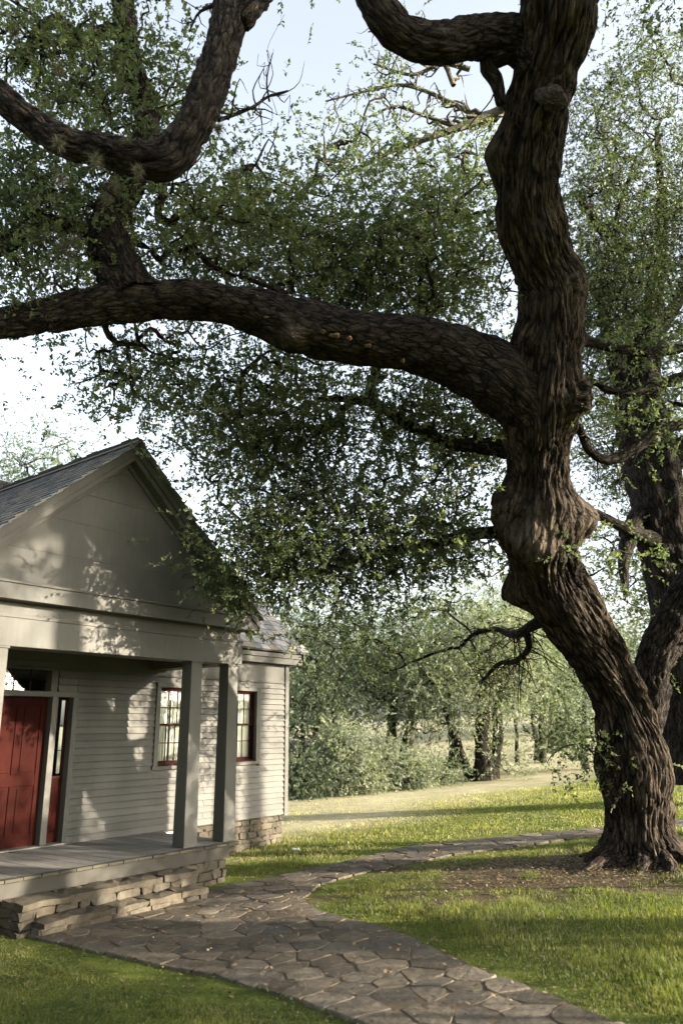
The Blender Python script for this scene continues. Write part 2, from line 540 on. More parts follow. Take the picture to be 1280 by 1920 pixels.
def clip_half(poly, p, n):
    out = []
    for i in range(len(poly)):
        a, b = poly[i], poly[(i + 1) % len(poly)]
        da, db = (a - p) @ n, (b - p) @ n
        if da <= 0: out.append(a)
        if da * db < 0: out.append(a + (b - a) * da / (da - db))
    return out

def build_path():
    root = empty('flagstone_path', (PATH[12][0], PATH[12][1], 0), kind='structure', label='irregular flagstone path curving from the porch steps across the lawn')
    off = Vector(root.location)
    # sites: mirrored pairs along the edge, blue noise inside
    ins, outs = [], []
    n = len(PATH)
    for i in range(n):
        a, b = PATH[i], PATH[(i + 1) % n]
        L = np.hypot(*(b - a))
        k = max(1, int(round(L / .40)))
        t = (b - a) / L; nn = np.array([-t[1], t[0]])
        for j in range(k):
            p = a + (b - a) * ((j + .5 + rng.uniform(-.18, .18)) / k)
            w = rng.uniform(.10, .22)
            q1, q2 = p + nn * w, p - nn * w
            if inside(PATH, q1[0], q1[1]) == inside(PATH, q2[0], q2[1]): continue
            if not inside(PATH, q1[0], q1[1]): q1, q2 = q2, q1
            ins.append(q1); outs.append(q2)
    lo, hi = PATH.min(0), PATH.max(0)
    tries = 0
    while tries < 14000:
        tries += 1
        p = lo + (hi - lo) * rng.random(2)
        if not inside(PATH, p[0], p[1]) or dist_poly(PATH, p[0], p[1]) < .22: continue
        md = .22 + .36 * rng.random() ** 1.2
        if min(np.hypot(*(p - q)) for q in ins) < md: continue
        ins.append(p)
    S = np.array(ins + outs)
    Vb, Fb = [], []
    cnt = 0
    for i in range(len(ins)):
        c = S[i]
        d = np.hypot(*(S - c).T)
        order = np.argsort(d)[1:26]
        cell = [c + np.array(o) * .9 for o in ((-1, -1), (1, -1), (1, 1), (-1, 1))]
        for j in order:
            nrm = (S[j] - c) / d[j]
            cell = clip_half(cell, (S[j] + c) / 2 - nrm * rng.uniform(.002, .008), nrm)
            if len(cell) < 3: break
        if len(cell) < 3: continue
        cell = np.array(cell)
        pts = []
        for k in range(len(cell)):
            a, b = cell[k], cell[(k + 1) % len(cell)]
            L = np.hypot(*(b - a))
            pts.append(a)
            m_ = int(L / .12)
            for q in range(1, m_ + 1):
                p = a + (b - a) * q / (m_ + 1)
                pts.append(p + rng.normal(0, .006, 2))
        pts = np.array(pts)
        cen = pts.mean(0)
        # round the corners slightly
        pts = .72 * pts + .14 * np.roll(pts, 1, 0) + .14 * np.roll(pts, -1, 0)
        K = len(pts)
        top = .031 + rng.uniform(-.006, .006)
        tilt = rng.normal(0, .008, 2)
        rings = []
        for sc, hz in ((1.0, -.06), (1.0, top - .012), (.985, top - .003), (.955, top)):
            P = cen + (pts - cen) * sc
            zz = ground_z(P[:, 0], P[:, 1]) + hz + (P - cen) @ tilt + rng.normal(0, .0025, K)
            rings.append(np.column_stack([P, zz]))
        V = np.concatenate(rings + [np.array([[*cen, float(ground_z(*cen)) + top + rng.uniform(-.002, .006)]])]) - np.array(off)
        faces = []
        for r in range(3):
            for k in range(K):
                faces.append((r * K + k, r * K + (k + 1) % K, (r + 1) * K + (k + 1) % K, (r + 1) * K + k))
        for k in range(K):
            faces.append((3 * K + k, 3 * K + (k + 1) % K, 4 * K))
        me = bpy.data.meshes.new('flagstone')
        me.from_pydata(V.tolist(), [], faces)
        link('flagstone', me, M['flag'], root)
        cnt += 1
    # soil bed between the stones: a grid sheet a little above the lawn
    gx = np.arange(lo[0], hi[0], .12); gy = np.arange(lo[1], hi[1], .12)
    X, Y = np.meshgrid(gx, gy); ok = (inside(PATH, X, Y))
    idx = -np.ones(X.shape, int)
    cells = ok[:-1, :-1] & ok[1:, :-1] & ok[:-1, 1:] & ok[1:, 1:]
    I = np.arange(X.size).reshape(X.shape)
    q = np.stack([I[:-1, :-1], I[:-1, 1:], I[1:, 1:], I[1:, :-1]], -1)[cells]
    V = np.stack([X.ravel(), Y.ravel(), ground_z(X.ravel(), Y.ravel()) + .024], 1) - np.array(off)
    used, inv = np.unique(q, return_inverse=True)
    link('path_bed', mesh_np('path_bed', V[used], inv.reshape(-1, 4)), M['mortar'], root)
build_path()

# ------------------------------------------------------------------ house  (local x along the front wall, local y into the house, z from the ground)
TH = math.pi / 2 - 0.6537127
HU = np.array([math.cos(TH), math.sin(TH)])
HN = np.array([math.sin(TH), -math.cos(TH)])
HO = 9.43337 * HU - 9.42886 * HN            # front right corner of the porch deck
DK = .58
Dw = 2.156
HOUSE = empty('house', (HO[0], HO[1], 0), TH, **thing_props('grey clapboard house with red door and square columned gable porch', 'house'))

def hbox(mb, a0, a1, b0, b1, z0, z1):
    mb.box(a0, a1, -b1, -b0, z0 + DK, z1 + DK)

def hp(a, b, z):
    return (a, -b, z + DK)

def hworld(a, b):
    return HO + a * HU + b * HN

def part(name, mat, boxes, parent=None, bevel=.004, **props):
    mb = MB()
    for bx in boxes: hbox(mb, *bx)
    return mb.build(name, mat, parent or HOUSE, bevel, **props)

CX = -2.5
AL, AR = -8.6, 3.6                     # main wall ends
ZF = 2.713                            # underside of frieze
WIN = [(.03, .80), (1.83, 2.60)]      # sash openings
WZ0, WZ1 = 1.13, 2.52
CASE = .1

# --- wall shell with openings
wall = empty('wall', (0, 0, 0)); wall.parent = HOUSE
def shell():
    mb = MB()
    b0, b1 = -Dw - .14, -Dw - .012
    xs = [AL, -3.62, -1.78] + [v for w in WIN for v in w] + [AR]
    hbox(mb, AL, -3.62, b0, b1, -.02, 3.1)
    hbox(mb, -3.62, -1.78, b0, b1, 2.86, 3.1)
    hbox(mb, -1.78, WIN[0][0], b0, b1, -.02, 3.1)
    hbox(mb, WIN[0][1], WIN[1][0], b0, b1, -.02, 3.1)
    hbox(mb, WIN[1][1], AR, b0, b1, -.02, 3.1)
    for w0, w1 in WIN:
        hbox(mb, w0, w1, b0, b1, -.02, WZ0); hbox(mb, w0, w1, b0, b1, WZ1, 3.1)
    mb.build('wall_sheathing', M['paint'], wall)
    mb = MB()
    hbox(mb, AL, AL + .14, -9.15, b0 - .001, -.02, 3.2)
    hbox(mb, AR - .14, AR, -9.15, b0 - .001, -.02, 3.2)
    xs_ = [AL + .14, -6.0, -4.6, -3.2, -1.8, -.4, 1.0, 2.4, AR - .14]     # rear wall with its own row of windows
    for k in range(0, len(xs_) - 1):
        if k % 2: hbox(mb, xs_[k], xs_[k + 1], -9.15, -9.0, -.02, .7); hbox(mb, xs_[k], xs_[k + 1], -9.15, -9.0, 2.7, 3.2)
        else: hbox(mb, xs_[k], xs_[k + 1], -9.15, -9.0, -.02, 3.2)
    for a in (AL + .02, AR - .14):       # gable ends
        mb.prism([hp(a, -1.95, 3.2), hp(a, -9.3, 3.2), hp(a, -5.65, 6.55)], (.12, 0, 0))
    mb.build('end_wall', M['paint'], wall)
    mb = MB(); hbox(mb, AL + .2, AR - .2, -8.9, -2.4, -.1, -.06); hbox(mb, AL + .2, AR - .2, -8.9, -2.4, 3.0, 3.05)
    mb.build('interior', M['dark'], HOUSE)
shell()

# --- clapboards
PITCHB = ZF / 24
_board_cache = {}
def clapboard(a0, a1, row, par):
    L = round(a1 - a0, 3)
    if L not in _board_cache:
        mb = MB()
        p = PITCHB
        mb.hexa([(0, -.05, 0), (L, -.05, 0), (L, .004, 0), (0, .004, 0), (0, -.010, p + .012), (L, -.010, p + .012), (L, .004, p + .012), (0, .004, p + .012)])
        _board_cache[L] = mb.mesh('siding_board', .0015)
    o = link('siding_board', _board_cache[L], M['paint'], par)
    o.location = hp(a0, -Dw, row * PITCHB + .001)
    o.location.z += random.uniform(-.002, .002)
    o.rotation_euler.y = random.uniform(-.0008, .0008)
W0, W1 = 9, 23
segs = [(-1.735, WIN[0][0] - CASE), (WIN[0][1] + CASE, WIN[1][0] - CASE), (WIN[1][1] + CASE, 3.50)]
for row in range(24):
    if W0 <= row < W1:
        for s in segs: clapboard(*s, row, wall)
    else:
        if row < 21: clapboard(-1.735, 1.2, row, wall) if row % 2 else clapboard(-1.735, .55, row, wall)
        else: clapboard(-2.1, .7, row, wall)
        a = 1.2 if row % 2 else .55
        if row >= 21: a = .7
        clapboard(a + .003, 3.50, row, wall)
    if W0 <= row < W1 and row >= 21:
        clapboard(-2.1, -1.738, row, wall)
    clapboard(AL + .1, -3.62, row, wall)
# --- frieze, corner boards, cornice of main wall
part('frieze_board', M['trim'], [(AL, AR - .105, -Dw - .01, -Dw + .028, ZF + .03, 3.12)], wall)
part('frieze_moulding', M['trim'], [(AL, AR - .105, -Dw - .01, -Dw + .05, ZF + .0, ZF + .03)], wall)
part('frieze_moulding', M['trim'], [(AL, AR - .105, -Dw + .029, -Dw + .05, 3.085, 3.12)], wall)
part('corner_board', M['trim'], [(3.505, AR + .02, -Dw - .14, -Dw + .06, -.03, 3.12)], wall)
part('box_eave', M['trim'], [(AL - .25, AR + .28, -Dw - .05, -1.93, 3.121, 3.34)], HOUSE)
part('crown_moulding', M['trim'], [(AL - .25, AR + .29, -1.93, -1.89, 3.25, 3.345)], HOUSE)

# --- windows
def window(w0, w1, lab):
    root = empty('window', hp((w0 + w1) / 2, -Dw, WZ0)); root.parent = HOUSE
    L = lambda a, b, z: (a - (w0 + w1) / 2, -b - Dw, z - WZ0)
    def bx(name, mat, lst, bevel=.003):
        mb = MB()
        for (a0, a1, b0, b1, z0, z1) in lst:
            p0, p1 = L(a0, b1, z0), L(a1, b0, z1)
            mb.box(p0[0], p1[0], p0[1], p1[1], p0[2], p1[2])
        return mb.build(name, mat, root, bevel)
    c = CASE
    f = .06
    bx('casing', M['trim'], [(w0 - c, w0, -Dw - .012, -Dw + f, WZ0 - .02, WZ1)])
    bx('casing', M['trim'], [(w1, w1 + c, -Dw - .012, -Dw + f, WZ0 - .02, WZ1)])
    bx('head_casing', M['trim'], [(w0 - c, w1 + c, -Dw - .012, -Dw + f + .006, WZ1, WZ1 + .085)])
    bx('sill', M['trim'], [(w0 - c - .02, w1 + c + .02, -Dw - .1, -Dw + .06, WZ0 - .085, WZ0 - .021)])
    # red frame
    bx('frame', M['redsash'], [(w0, w0 + .022, -Dw - .12, -Dw - .02, WZ0, WZ1), (w1 - .022, w1, -Dw - .12, -Dw - .02, WZ0, WZ1),
                               (w0 + .022, w1 - .022, -Dw - .12, -Dw - .02, WZ1 - .03, WZ1), (w0 + .022, w1 - .022, -Dw - .1, -Dw - .001, WZ0 - .02, WZ0 + .012)])
    mid = (WZ0 + WZ1) / 2 + .02
    a0, a1 = w0 + .022, w1 - .022
    for nm, z0, z1, bb in (('upper_sash', mid - .02, WZ1 - .03, -Dw - .045), ('lower_sash', WZ0 + .012, mid + .02, -Dw - .08)):
        st = .03
        lower = nm == 'lower_sash'
        zb = z0 + (.055 if lower else .03)
        zt = z1 - .03
        bx(nm, M['redsash'], [(a0, a0 + st, bb - .03, bb, z0, z1), (a1 - st, a1, bb - .03, bb, z0, z1),
                              (a0 + st, a1 - st, bb - .03, bb, z0, zb), (a0 + st, a1 - st, bb - .03, bb, zt, z1)])
        g0, g1 = a0 + st, a1 - st
        wv = (g1 - g0) / 3; hv = (zt - zb) / 2
        for k in (1, 2):
            bx('muntin', M['redsash'], [(g0 + wv * k - .008, g0 + wv * k + .008, bb - .024, bb - .004, zb, zt)], .002)
        for k in range(3):
            bx('muntin', M['redsash'], [(g0 + wv * k + (.008 if k else 0), g0 + wv * (k + 1) - (.008 if k < 2 else 0), bb - .024, bb - .006, zb + hv - .008, zb + hv + .008)], .002)
        for i in range(3):
            for j in range(2):
                bx('pane', M['glass'], [(g0 + wv * i + (.009 if i else .001), g0 + wv * (i + 1) - (.009 if i < 2 else .001), bb - .017, bb - .013,
                                         zb + hv * j + (.009 if j else .001), zb + hv * (j + 1) - (.001 if j else .009))], 0)
    # gathered curtain behind the glass, two halves
    for s in (0, 1):
        x0, x1 = (a0 - .01, (a0 + a1) / 2 - .02) if s == 0 else ((a0 + a1) / 2 + .02, a1 + .01)
        n = 60
        xs = np.linspace(x0, x1, n)
        V, Fc = [], []
        for k, x in enumerate(xs):
            w = .012 * math.sin(k * .62 + s) + .005 * math.sin(k * 1.7)
            for z in (WZ0 + .02, WZ1):
                V.append(L(x, -Dw - .138 + w * (1 if z < WZ1 else .5), z))
        for k in range(n - 1):
            Fc.append((2 * k, 2 * k + 2, 2 * k + 3, 2 * k + 1))
        me = mesh_np('curtain', np.array(V), np.array(Fc), None, True)
        o = link('curtain', me, M['curtain'], root)
        sm = o.modifiers.new('thick', 'SOLIDIFY'); sm.thickness = .003
    return root
window(*WIN[0], '')
window(*WIN[1], '')

# --- entrance: door, posts, sidelights, transom
DC = -2.68
def entrance():
    t = M['trim']; yb = -Dw
    sd = [(-2.2, -2.09), (2 * DC + 2.09, 2 * DC + 2.2)]
    for a0, a1 in sd:
        part('door_post', t, [(a0, a1, yb - .14, yb + .05, .0, 2.285)], HOUSE, .004)
    for a0, a1 in ((-1.812, -1.735), (2 * DC + 1.735, 2 * DC + 1.812)):
        part('sidelight_casing', t, [(a0, a1, yb - .14, yb + .052, .0, 2.285)], HOUSE, .004)
    part('lintel', t, [(2 * DC + 1.735, -1.735, yb - .14, yb + .06, 2.286, 2.372)])
    part('transom_casing', t, [(-2.245, -2.15, yb - .14, yb + .04, 2.373, 2.76), ])
    part('transom_casing', t, [(2 * DC + 2.15, 2 * DC + 2.245, yb - .14, yb + .04, 2.373, 2.76)])
    part('transom_casing', t, [(2 * DC + 2.15, -2.15, yb - .14, yb + .046, 2.761, 2.85)])
    part('threshold', t, [(2 * DC + 1.735, -1.735, yb - .3, yb + .12, .004, .03)], HOUSE, .004)
    # transom glass with muntin
    w0, w1 = 2 * DC + 2.246, -2.246
    for k in range(3):
        a = w0 + (w1 - w0) * k / 3; b = w0 + (w1 - w0) * (k + 1) / 3
        part('transom_pane', M['glass'], [(a + .008, b - .008, yb - .1, yb - .096, 2.38, 2.755)], HOUSE, 0)
        if k: part('transom_muntin', M['redsash'], [(a - .007, a + .007, yb - .11, yb - .09, 2.374, 2.76)], HOUSE, 0)
    # jamb sheathing beside the transom (wall in front of the void)
    part('wall_panel', M['paint'], [(-2.149, -1.782, yb - .1, yb - .006, 2.373, 2.86)], wall, 0)
    part('wall_panel', M['paint'], [(-3.615, 2 * DC + 2.149, yb - .1, yb - .006, 2.373, 2.86)], wall, 0)
    # sidelights
    for s0, s1 in ((-2.089, -1.813), (2 * DC + 1.813, 2 * DC + 2.089)):
        bb = yb - .09
        part('sidelight_panel', M['red'], [(s0, s1, bb - .04, bb, .031, 1.0)], HOUSE, .004)
        part('sidelight_panel_moulding', M['red'], [(s0 + .05, s1 - .05, bb, bb + .012, .2, .86)], HOUSE, .006)
        part('sidelight_sash', M['redsash'], [(s0, s0 + .045, bb - .03, bb + .005, 1.0, 2.285), (s1 - .045, s1, bb - .03, bb + .005, 1.0, 2.285),
                                              (s0 + .045, s1 - .045, bb - .03, bb + .005, 1.0, 1.04), (s0 + .045, s1 - .045, bb - .03, bb + .005, 2.24, 2.285)], HOUSE, .002)
        for k in range(3):
            z0 = 1.04 + k * .4
            part('sidelight_pane', M['glass'], [(s0 + .046, s1 - .046, bb - .016, bb - .012, z0 + .006, z0 + .394)], HOUSE, 0)
            if k: part('sidelight_muntin', M['redsash'], [(s0 + .046, s1 - .046, bb - .02, bb - .004, z0 - .006, z0 + .006)], HOUSE, 0)
    # door leaf
    d0, d1 = 2 * DC + 2.205, -2.205
    door = empty('door', hp(DC, yb - .09, .031)); door.parent = HOUSE
    def db(name, a0, a1, y0, y1, z0, z1, bev=.004):
        mb = MB(); mb.box(a0 - DC, a1 - DC, y0, y1, z0 - .031, z1 - .031)
        return mb.build(name, M['red'], door, bev)
    db('door_leaf', d0, d1, .0, .04, .031, 2.283)
    W = d1 - d0
    st = .11
    zs = [(.031, .20), (.92, 1.09), (2.15, 2.283)]
    for z0, z1 in zs: db('rail', d0 + st, d1 - st, -.016, -.0005, z0, z1, .005)
    for a in (d0, d1 - st): db('stile', a, a + st, -.0165, -.0005, .031, 2.283, .005)
    db('stile', DC - .05, DC + .05, -.0163, -.0005, .2, .92, .005)
    db('stile', DC - .05, DC + .05, -.0163, -.0005, 1.09, 2.15, .005)
    for a0, a1 in ((d0 + st, DC - .05), (DC + .05, d1 - st)):
        for z0, z1 in ((.2, .92), (1.09, 2.15)):
            db('door_panel', a0 + .035, a1 - .035, -.013, -.0005, z0 + .035, z1 - .035, .01)
    import bmesh
    bm = bmesh.new(); bmesh.ops.create_uvsphere(bm, u_segments=14, v_segments=8, radius=.03)
    me = bpy.data.meshes.new('door_knob'); bm.to_mesh(me); bm.free()
    o = link('door_knob', me, m_flat('dark_iron', (.03, .028, .025), .4, .5), door); o.location = (d0 + .06 - DC, -.055, .98)
    mb = MB(); mb.box(d0 + .05 - DC, d0 + .07 - DC, -.04, -.017, .945, .965)
    mb.build('knob_stem', bpy.data.materials['dark_iron'], door)
entrance()

# --- porch deck
def porch():
    w = .25
    a = .05
    k = 0
    me_cache = {}
    while a > -5.3:
        mb = MB()
        mb.box(-w + .008, -.0, 0, Dw - .03 + .05, -.04, 0)
        if 0 not in me_cache:
            me_cache[0] = mb.mesh('deck_board', .004)
        o = link('deck_board', me_cache[0], M['deck'], HOUSE)
        o.location = hp(a, random.uniform(.0, .016), random.uniform(-.004, .0))
        o.rotation_euler.x = random.uniform(-.001, .001)
        a -= w
        k += 1
    part('deck_skirt', M['skirt'], [(-5.3, -.1, -.1, -.05, -.23, -.045)])
    part('deck_skirt', M['skirt'], [(-.14, -.1, -Dw + .05, -.101, -.23, -.045)])
    part('deck_joist', M['dark'], [(-5.2, -.16, -1.2, -1.12, -.2, -.046), (-5.2, -.16, -.5, -.42, -.2, -.046)])
    # columns, tapered square shafts with thin base and cap
    ZB = 2.825
    for ca in (-.86, -.03, CX * 2 + .75, CX * 2 + .03):
        col = empty('column', hp(ca, -.27, 0)); col.parent = HOUSE
        b0, t0 = .135, .115
        if abs(ca + .03) < .01: b0, t0 = .13, .112
        mb = MB(); z0, z1 = .0, ZB - .03
        mb.hexa([(-b0, -b0, z0), (b0, -b0, z0), (b0, b0, z0), (-b0, b0, z0), (-t0, -t0, z1), (t0, -t0, z1), (t0, t0, z1), (-t0, t0, z1)])
        mb.build('shaft', M['trim'], col, .006)
        mb = MB(); mb.box(-t0 - .014, t0 + .014, -t0 - .014, t0 + .014, z1, ZB)
        mb.build('cap', M['trim'], col, .004)
    AL_, AR_ = CX * 2 - .157, .157
    # entablature beams
    part('front_beam', M['trim'], [(AL_, AR_, -.5, -.14, ZB, 3.25)], HOUSE, .004)
    for s0, s1 in ((AR_ - .36, AR_), (AL_, AL_ + .36)):
        part('side_beam', M['trim'], [(s0, s1, -Dw + .02, -.501, ZB, 3.25)], HOUSE, .004)
    part('beam_band', M['trim'], [(AL_, AR_ + .014, -.139, -.125, 3.2, 3.25)], HOUSE, .003)
    part('porch_ceiling', M['trim'], [(AL_ + .361, AR_ - .361, -Dw + .02, -.501, 3.0, 3.03)], HOUSE, 0)
    # horizontal cornice
    part('frieze_step', M['trim'], [(AL_ + .03, AR_ - .03, -Dw + .02, -.17, 3.251, 3.41)], HOUSE, 0)
    OV = .28
    part('cornice', M['trim'], [(CX * 2 - OV, OV, -.6, .05, 3.411, 3.62)], HOUSE, .004)
    part('cornice', M['trim'], [(OV - .4, OV, -Dw + .02, -.601, 3.411, 3.62)], HOUSE, .004)
    part('cornice', M['trim'], [(CX * 2 - OV, CX * 2 - OV + .4, -Dw + .02, -.601, 3.411, 3.62)], HOUSE, .004)
    part('cornice_moulding', M['trim'], [(CX * 2 - OV - .02, OV + .02, -.6, .075, 3.621, 3.655)], HOUSE, .004)
    # tympanum: wide horizontal boards, each its own piece
    SL = .865
    zt0, ap = 3.656, 5.97
    zz = zt0
    hb = [.50, .52, .46, .48, .40]
    for h in hb:
        z1 = min(zz + h, ap - .02)
        w0 = (ap - zz) / SL; w1 = (ap - z1) / SL
        y0, y1 = .14 + random.uniform(-.0012, .0012), .18
        mb = MB()
        mb.hexa([(CX - w0, y0, zz + DK), (CX + w0, y0, zz + DK), (CX + w0, y1, zz + DK), (CX - w0, y1, zz + DK),
                 (CX - w1, y0, z1 - .0015 + DK), (CX + w1, y0, z1 - .0015 + DK), (CX + w1, y1, z1 - .0015 + DK), (CX - w1, y1, z1 - .0015 + DK)])
        mb.build('tympanum_board', M['paint'], HOUSE, .001)
        zz = z1
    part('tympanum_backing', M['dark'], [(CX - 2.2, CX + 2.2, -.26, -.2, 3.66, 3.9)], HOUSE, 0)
    # raking cornice: two stepped fascia boards, soffit and a trim board against the tympanum, per slope
    TOP = 6.06                      # apex of roof deck underside at the front
    xe = 2.86
    def rake(side, y0, y1, zlo, zhi, name, xin=0.0):
        """plank following the slope between vertical offsets zlo..zhi below TOP"""
        mb = MB()
        sgn = 1 if side > 0 else -1
        def pt(x, y, dz): return (CX + sgn * x, y, TOP - SL * x + dz + DK)
        x0, x1 = xin, xe
        mb.hexa([pt(x0, y0, zlo), pt(x1, y0, zlo), pt(x1, y1, zlo), pt(x0, y1, zlo), pt(x0, y0, zhi), pt(x1, y0, zhi), pt(x1, y1, zhi), pt(x0, y1, zhi)])
        return mb.build(name, M['trim'], HOUSE, .003)
    for s in (1, -1):
        rake(s, -.085, -.05, -.13, -.002, 'rake_fascia')
        rake(s, -.049, -.02, -.235, -.131, 'rake_fascia')
        rake(s, -.0195, .139, -.235, -.20, 'rake_soffit')
        rake(s, .108, .139, -.33, -.236, 'rake_trim')
        # roof deck (thin boards under the shingles), runs back to the main roof
        rake(s, -.10, 4.6, -.001, .03, 'roof_deck')
        # side eave under the roof
    return SL, TOP
SL, TOP = porch()

# --- roofs with shingles
def shingles(par, origin, along, up, nrm, L, Hh, pitch, wmean, visible, name='shingle'):
    """rows of shingles; along/up/nrm in house local frame; visible(s,t) decides which are separate objects"""
    along, up, nrm = (np.array(v, float) for v in (along, up, nrm))
    variants = []
    for k in range(6):
        w = wmean * (.7 + .12 * k)
        t0 = .022
        prof = MB()
        l = pitch * 1.35
        P = lambda s, t, h: tuple(along * s + up * t + nrm * h)
        prof.hexa([P(0, 0, .012), P(w - .007, 0, .012), P(w - .007, l, -.002), P(0, l, -.002),
                   P(0, 0, .012 + t0), P(w - .007, 0, .012 + t0 - .004), P(w - .007, l, .012), P(0, l, .012)])
        variants.append((w, prof))
    meshes = [v[1].mesh(name) for v in variants]
    rest = MB()
    rows = int(Hh / pitch)
    cnt = 0
    for r in range(rows + 1):
        s = -random.uniform(0, wmean) * .3
        while s < L - .04:
            k = random.randrange(6)
            w = variants[k][0]
            t = r * pitch + random.uniform(-.018, .012)
            pos = np.array(origin) + along * s + up * t + nrm * random.uniform(0, .007)
            if visible(pos, s, t) and cnt < 295:
                o = link(name, meshes[k], M['shingle'], par)
                o.location = pos
                cnt += 1
            else:
                n = len(rest.v)
                rest.v += [tuple(np.array(p) + pos) for p in variants[k][1].v]
                rest.f += [tuple(i + n for i in f) for f in variants[k][1].f]
            s += w
    if rest.v:
        me = bpy.data.meshes.new('shingles'); me.from_pydata(rest.v, [], rest.f)
        link('shingle_field', me, M['shingle'], par, kind='stuff')

def roofs():
    # porch roof
    pr = empty('porch_roof', (0, 0, 0)); pr.parent = HOUSE
    ln = math.hypot(1, SL)
    for s in (-1, 1):
        up = np.array([-s / ln, 0, SL / ln]); nrm = np.array([s * SL / ln, 0, 1 / ln])
        x1 = 2.9
        org = np.array([CX + s * x1, -.13, TOP - SL * x1 + .03 + DK])
        Hh = x1 * ln
        if s < 0:
            shingles(pr, org, (0, 1, 0), up, nrm, 4.7, Hh - .02, .15, .19, lambda p, a, t: t > 1.2 and a < 2.9)
        else:
            shingles(pr, org, (0, 1, 0), up, nrm, 4.7, Hh - .02, .15, .19, lambda p, a, t: a < .05)
    mb = MB()
    for s in (-1, 1):
        a = np.array([CX, -.16, TOP + .095 + DK])
        d = np.array([s / ln, 0, -SL / ln]); nrm = np.array([s * SL / ln, 0, 1 / ln])
        p = [a, a + d * .12, a + d * .12 + nrm * .014, a + nrm * .02]
        p = [tuple(q) for q in p]
        mb.prism(p, (0, 4.75, 0))
    mb.build('ridge_board', M['shingle'], pr)
    # main roof
    mr = empty('main_roof', (0, 0, 0)); mr.parent = HOUSE
    e_b, e_z = -1.84, 3.37
    Hm = 3.81
    sl = (6.70 - e_z) / Hm
    l2 = math.hypot(1, sl)
    a0, a1 = AL - .35, AR + .33
    for s in (1, -1):
        mb = MB()
        be = e_b if s > 0 else 2 * -5.65 - e_b
        sgn = s
        pts = []
        for a in (a0, a1):
            pts += [hp(a, be, e_z), hp(a, -5.65, e_z + sl * Hm), hp(a, -5.65, e_z + sl * Hm + .03), hp(a, be, e_z + .03)]
        mb.poly(pts, [(0, 1, 2, 3), (7, 6, 5, 4), (0, 4, 5, 1), (1, 5, 6, 2), (2, 6, 7, 3), (3, 7, 4, 0)])
        mb.build('roof_deck', M['trim'], mr)
        up = np.array([0, s / l2, sl / l2]); nrm = np.array([0, -s * sl / l2, 1 / l2])
        org = np.array(hp(a0, be, e_z + .03)) - up * .03
        if s > 0:
            shingles(mr, org, (1, 0, 0), up, nrm, a1 - a0, Hm * l2, .2, .21, lambda p, a, t: p[0] > .6 and t < 3.6)
        else:
            shingles(mr, org, (1, 0, 0), up, nrm, a1 - a0, Hm * l2, .26, .5, lambda p, a, t: False)
    mb = MB()
    zr = e_z + sl * Hm + .03
    mb.prism([hp(a0, -5.45, zr - .14), hp(a0, -5.65, zr + .045), hp(a0, -5.85, zr - .14), hp(a0, -5.65, zr + .005)], (a1 - a0, 0, 0))
    mb.build('ridge_cap', M['ridge'], mr)
    # rake boards of the right gable
    for s in (1, -1):
        be = e_b if s > 0 else 2 * -5.65 - e_b
        mb = MB()
        a = AR + .22
        pts = [hp(a, be, e_z - .15), hp(a, -5.65, zr - .19), hp(a, -5.65, zr - .031), hp(a, be, e_z - .001)]
        mb.prism(pts, (.03, 0, 0))
        mb.build('rake_fascia', M['trim'], mr)
roofs()

# --- stone pieces
def stone_meshes(n, rough=.12):
    import bmesh
    out = []
    for k in range(n):
        bm = bmesh.new()
        bmesh.ops.create_cube(bm, size=1)
        bmesh.ops.bevel(bm, geom=list(bm.edges), offset=.11, segments=1, affect='EDGES')
        r = np.random.default_rng(k + 50)
        for v in bm.verts:
            v.co += Vector(r.normal(0, rough * .4, 3) * np.array([.6, .6, .8]))
        me = bpy.data.meshes.new('stone'); bm.to_mesh(me); bm.free()
        me.materials.append(M['stone'])
        out.append(me)
    return out
STONES = stone_meshes(14, .22)

def stone_wall(par, a0, a1, b, z0, z1, rowh, wmin, wmax, depth=.16, axis='a'):
    z = z1
    while z > z0 + .03:
        h = rowh * random.uniform(.75, 1.3)
        if z - h < z0 + .05: h = z - z0
        x = a0
        while x < a1 - .04:
            w = random.uniform(wmin, wmax)
            if x + w > a1 - .06: w = a1 - x
            o = link('stone', random.choice(STONES), None, par)
            c = (x + w / 2, z - h / 2)
            j = random.uniform(-.012, .018)
            if axis == 'a':
                o.location = hp(c[0], b - depth / 2 + j, c[1])
                o.scale = (w * .99, depth, h * .985)
            else:
                o.location = hp(b - depth / 2 + j, c[0], c[1])
                o.scale = (depth, w * .99, h * .985)
            o.rotation_euler = (random.uniform(-.03, .03), random.uniform(-.035, .035), random.uniform(-.03, .03) + random.choice((0, math.pi)))
            x += w
        z -= h
FND = empty('foundation', (0, 0, 0)); FND.parent = HOUSE
stone_wall(FND, .0, 3.5, -Dw + .0, -.85, -.03, .105, .14, .32)
stone_wall(FND, -1.3, -.16, -.06, -.75, -.235, .12, .13, .36)
stone_wall(FND, -1.9, -.2, -.165, -.75, -.235, .12, .16, .36, .16, 'b')
part('mortar_core', M['mortar'], [(AL, 3.46, -9.0, -Dw - .05, -.9, -.03), (-5.2, -.22, -1.9, -.12, -.9, -.24)], FND, 0)
# foundation vent at the back of the deck
part('foundation_vent', m_flat('white_vent_paint', (.7, .7, .66), .5, .4), [(.32, .345, -Dw + .0, -Dw + .03, -.30, -.04), (.345, .78, -Dw + .0, -Dw + .03, -.065, -.04), (.78, .805, -Dw + .0, -Dw + .03, -.30, -.04)], FND, 0)

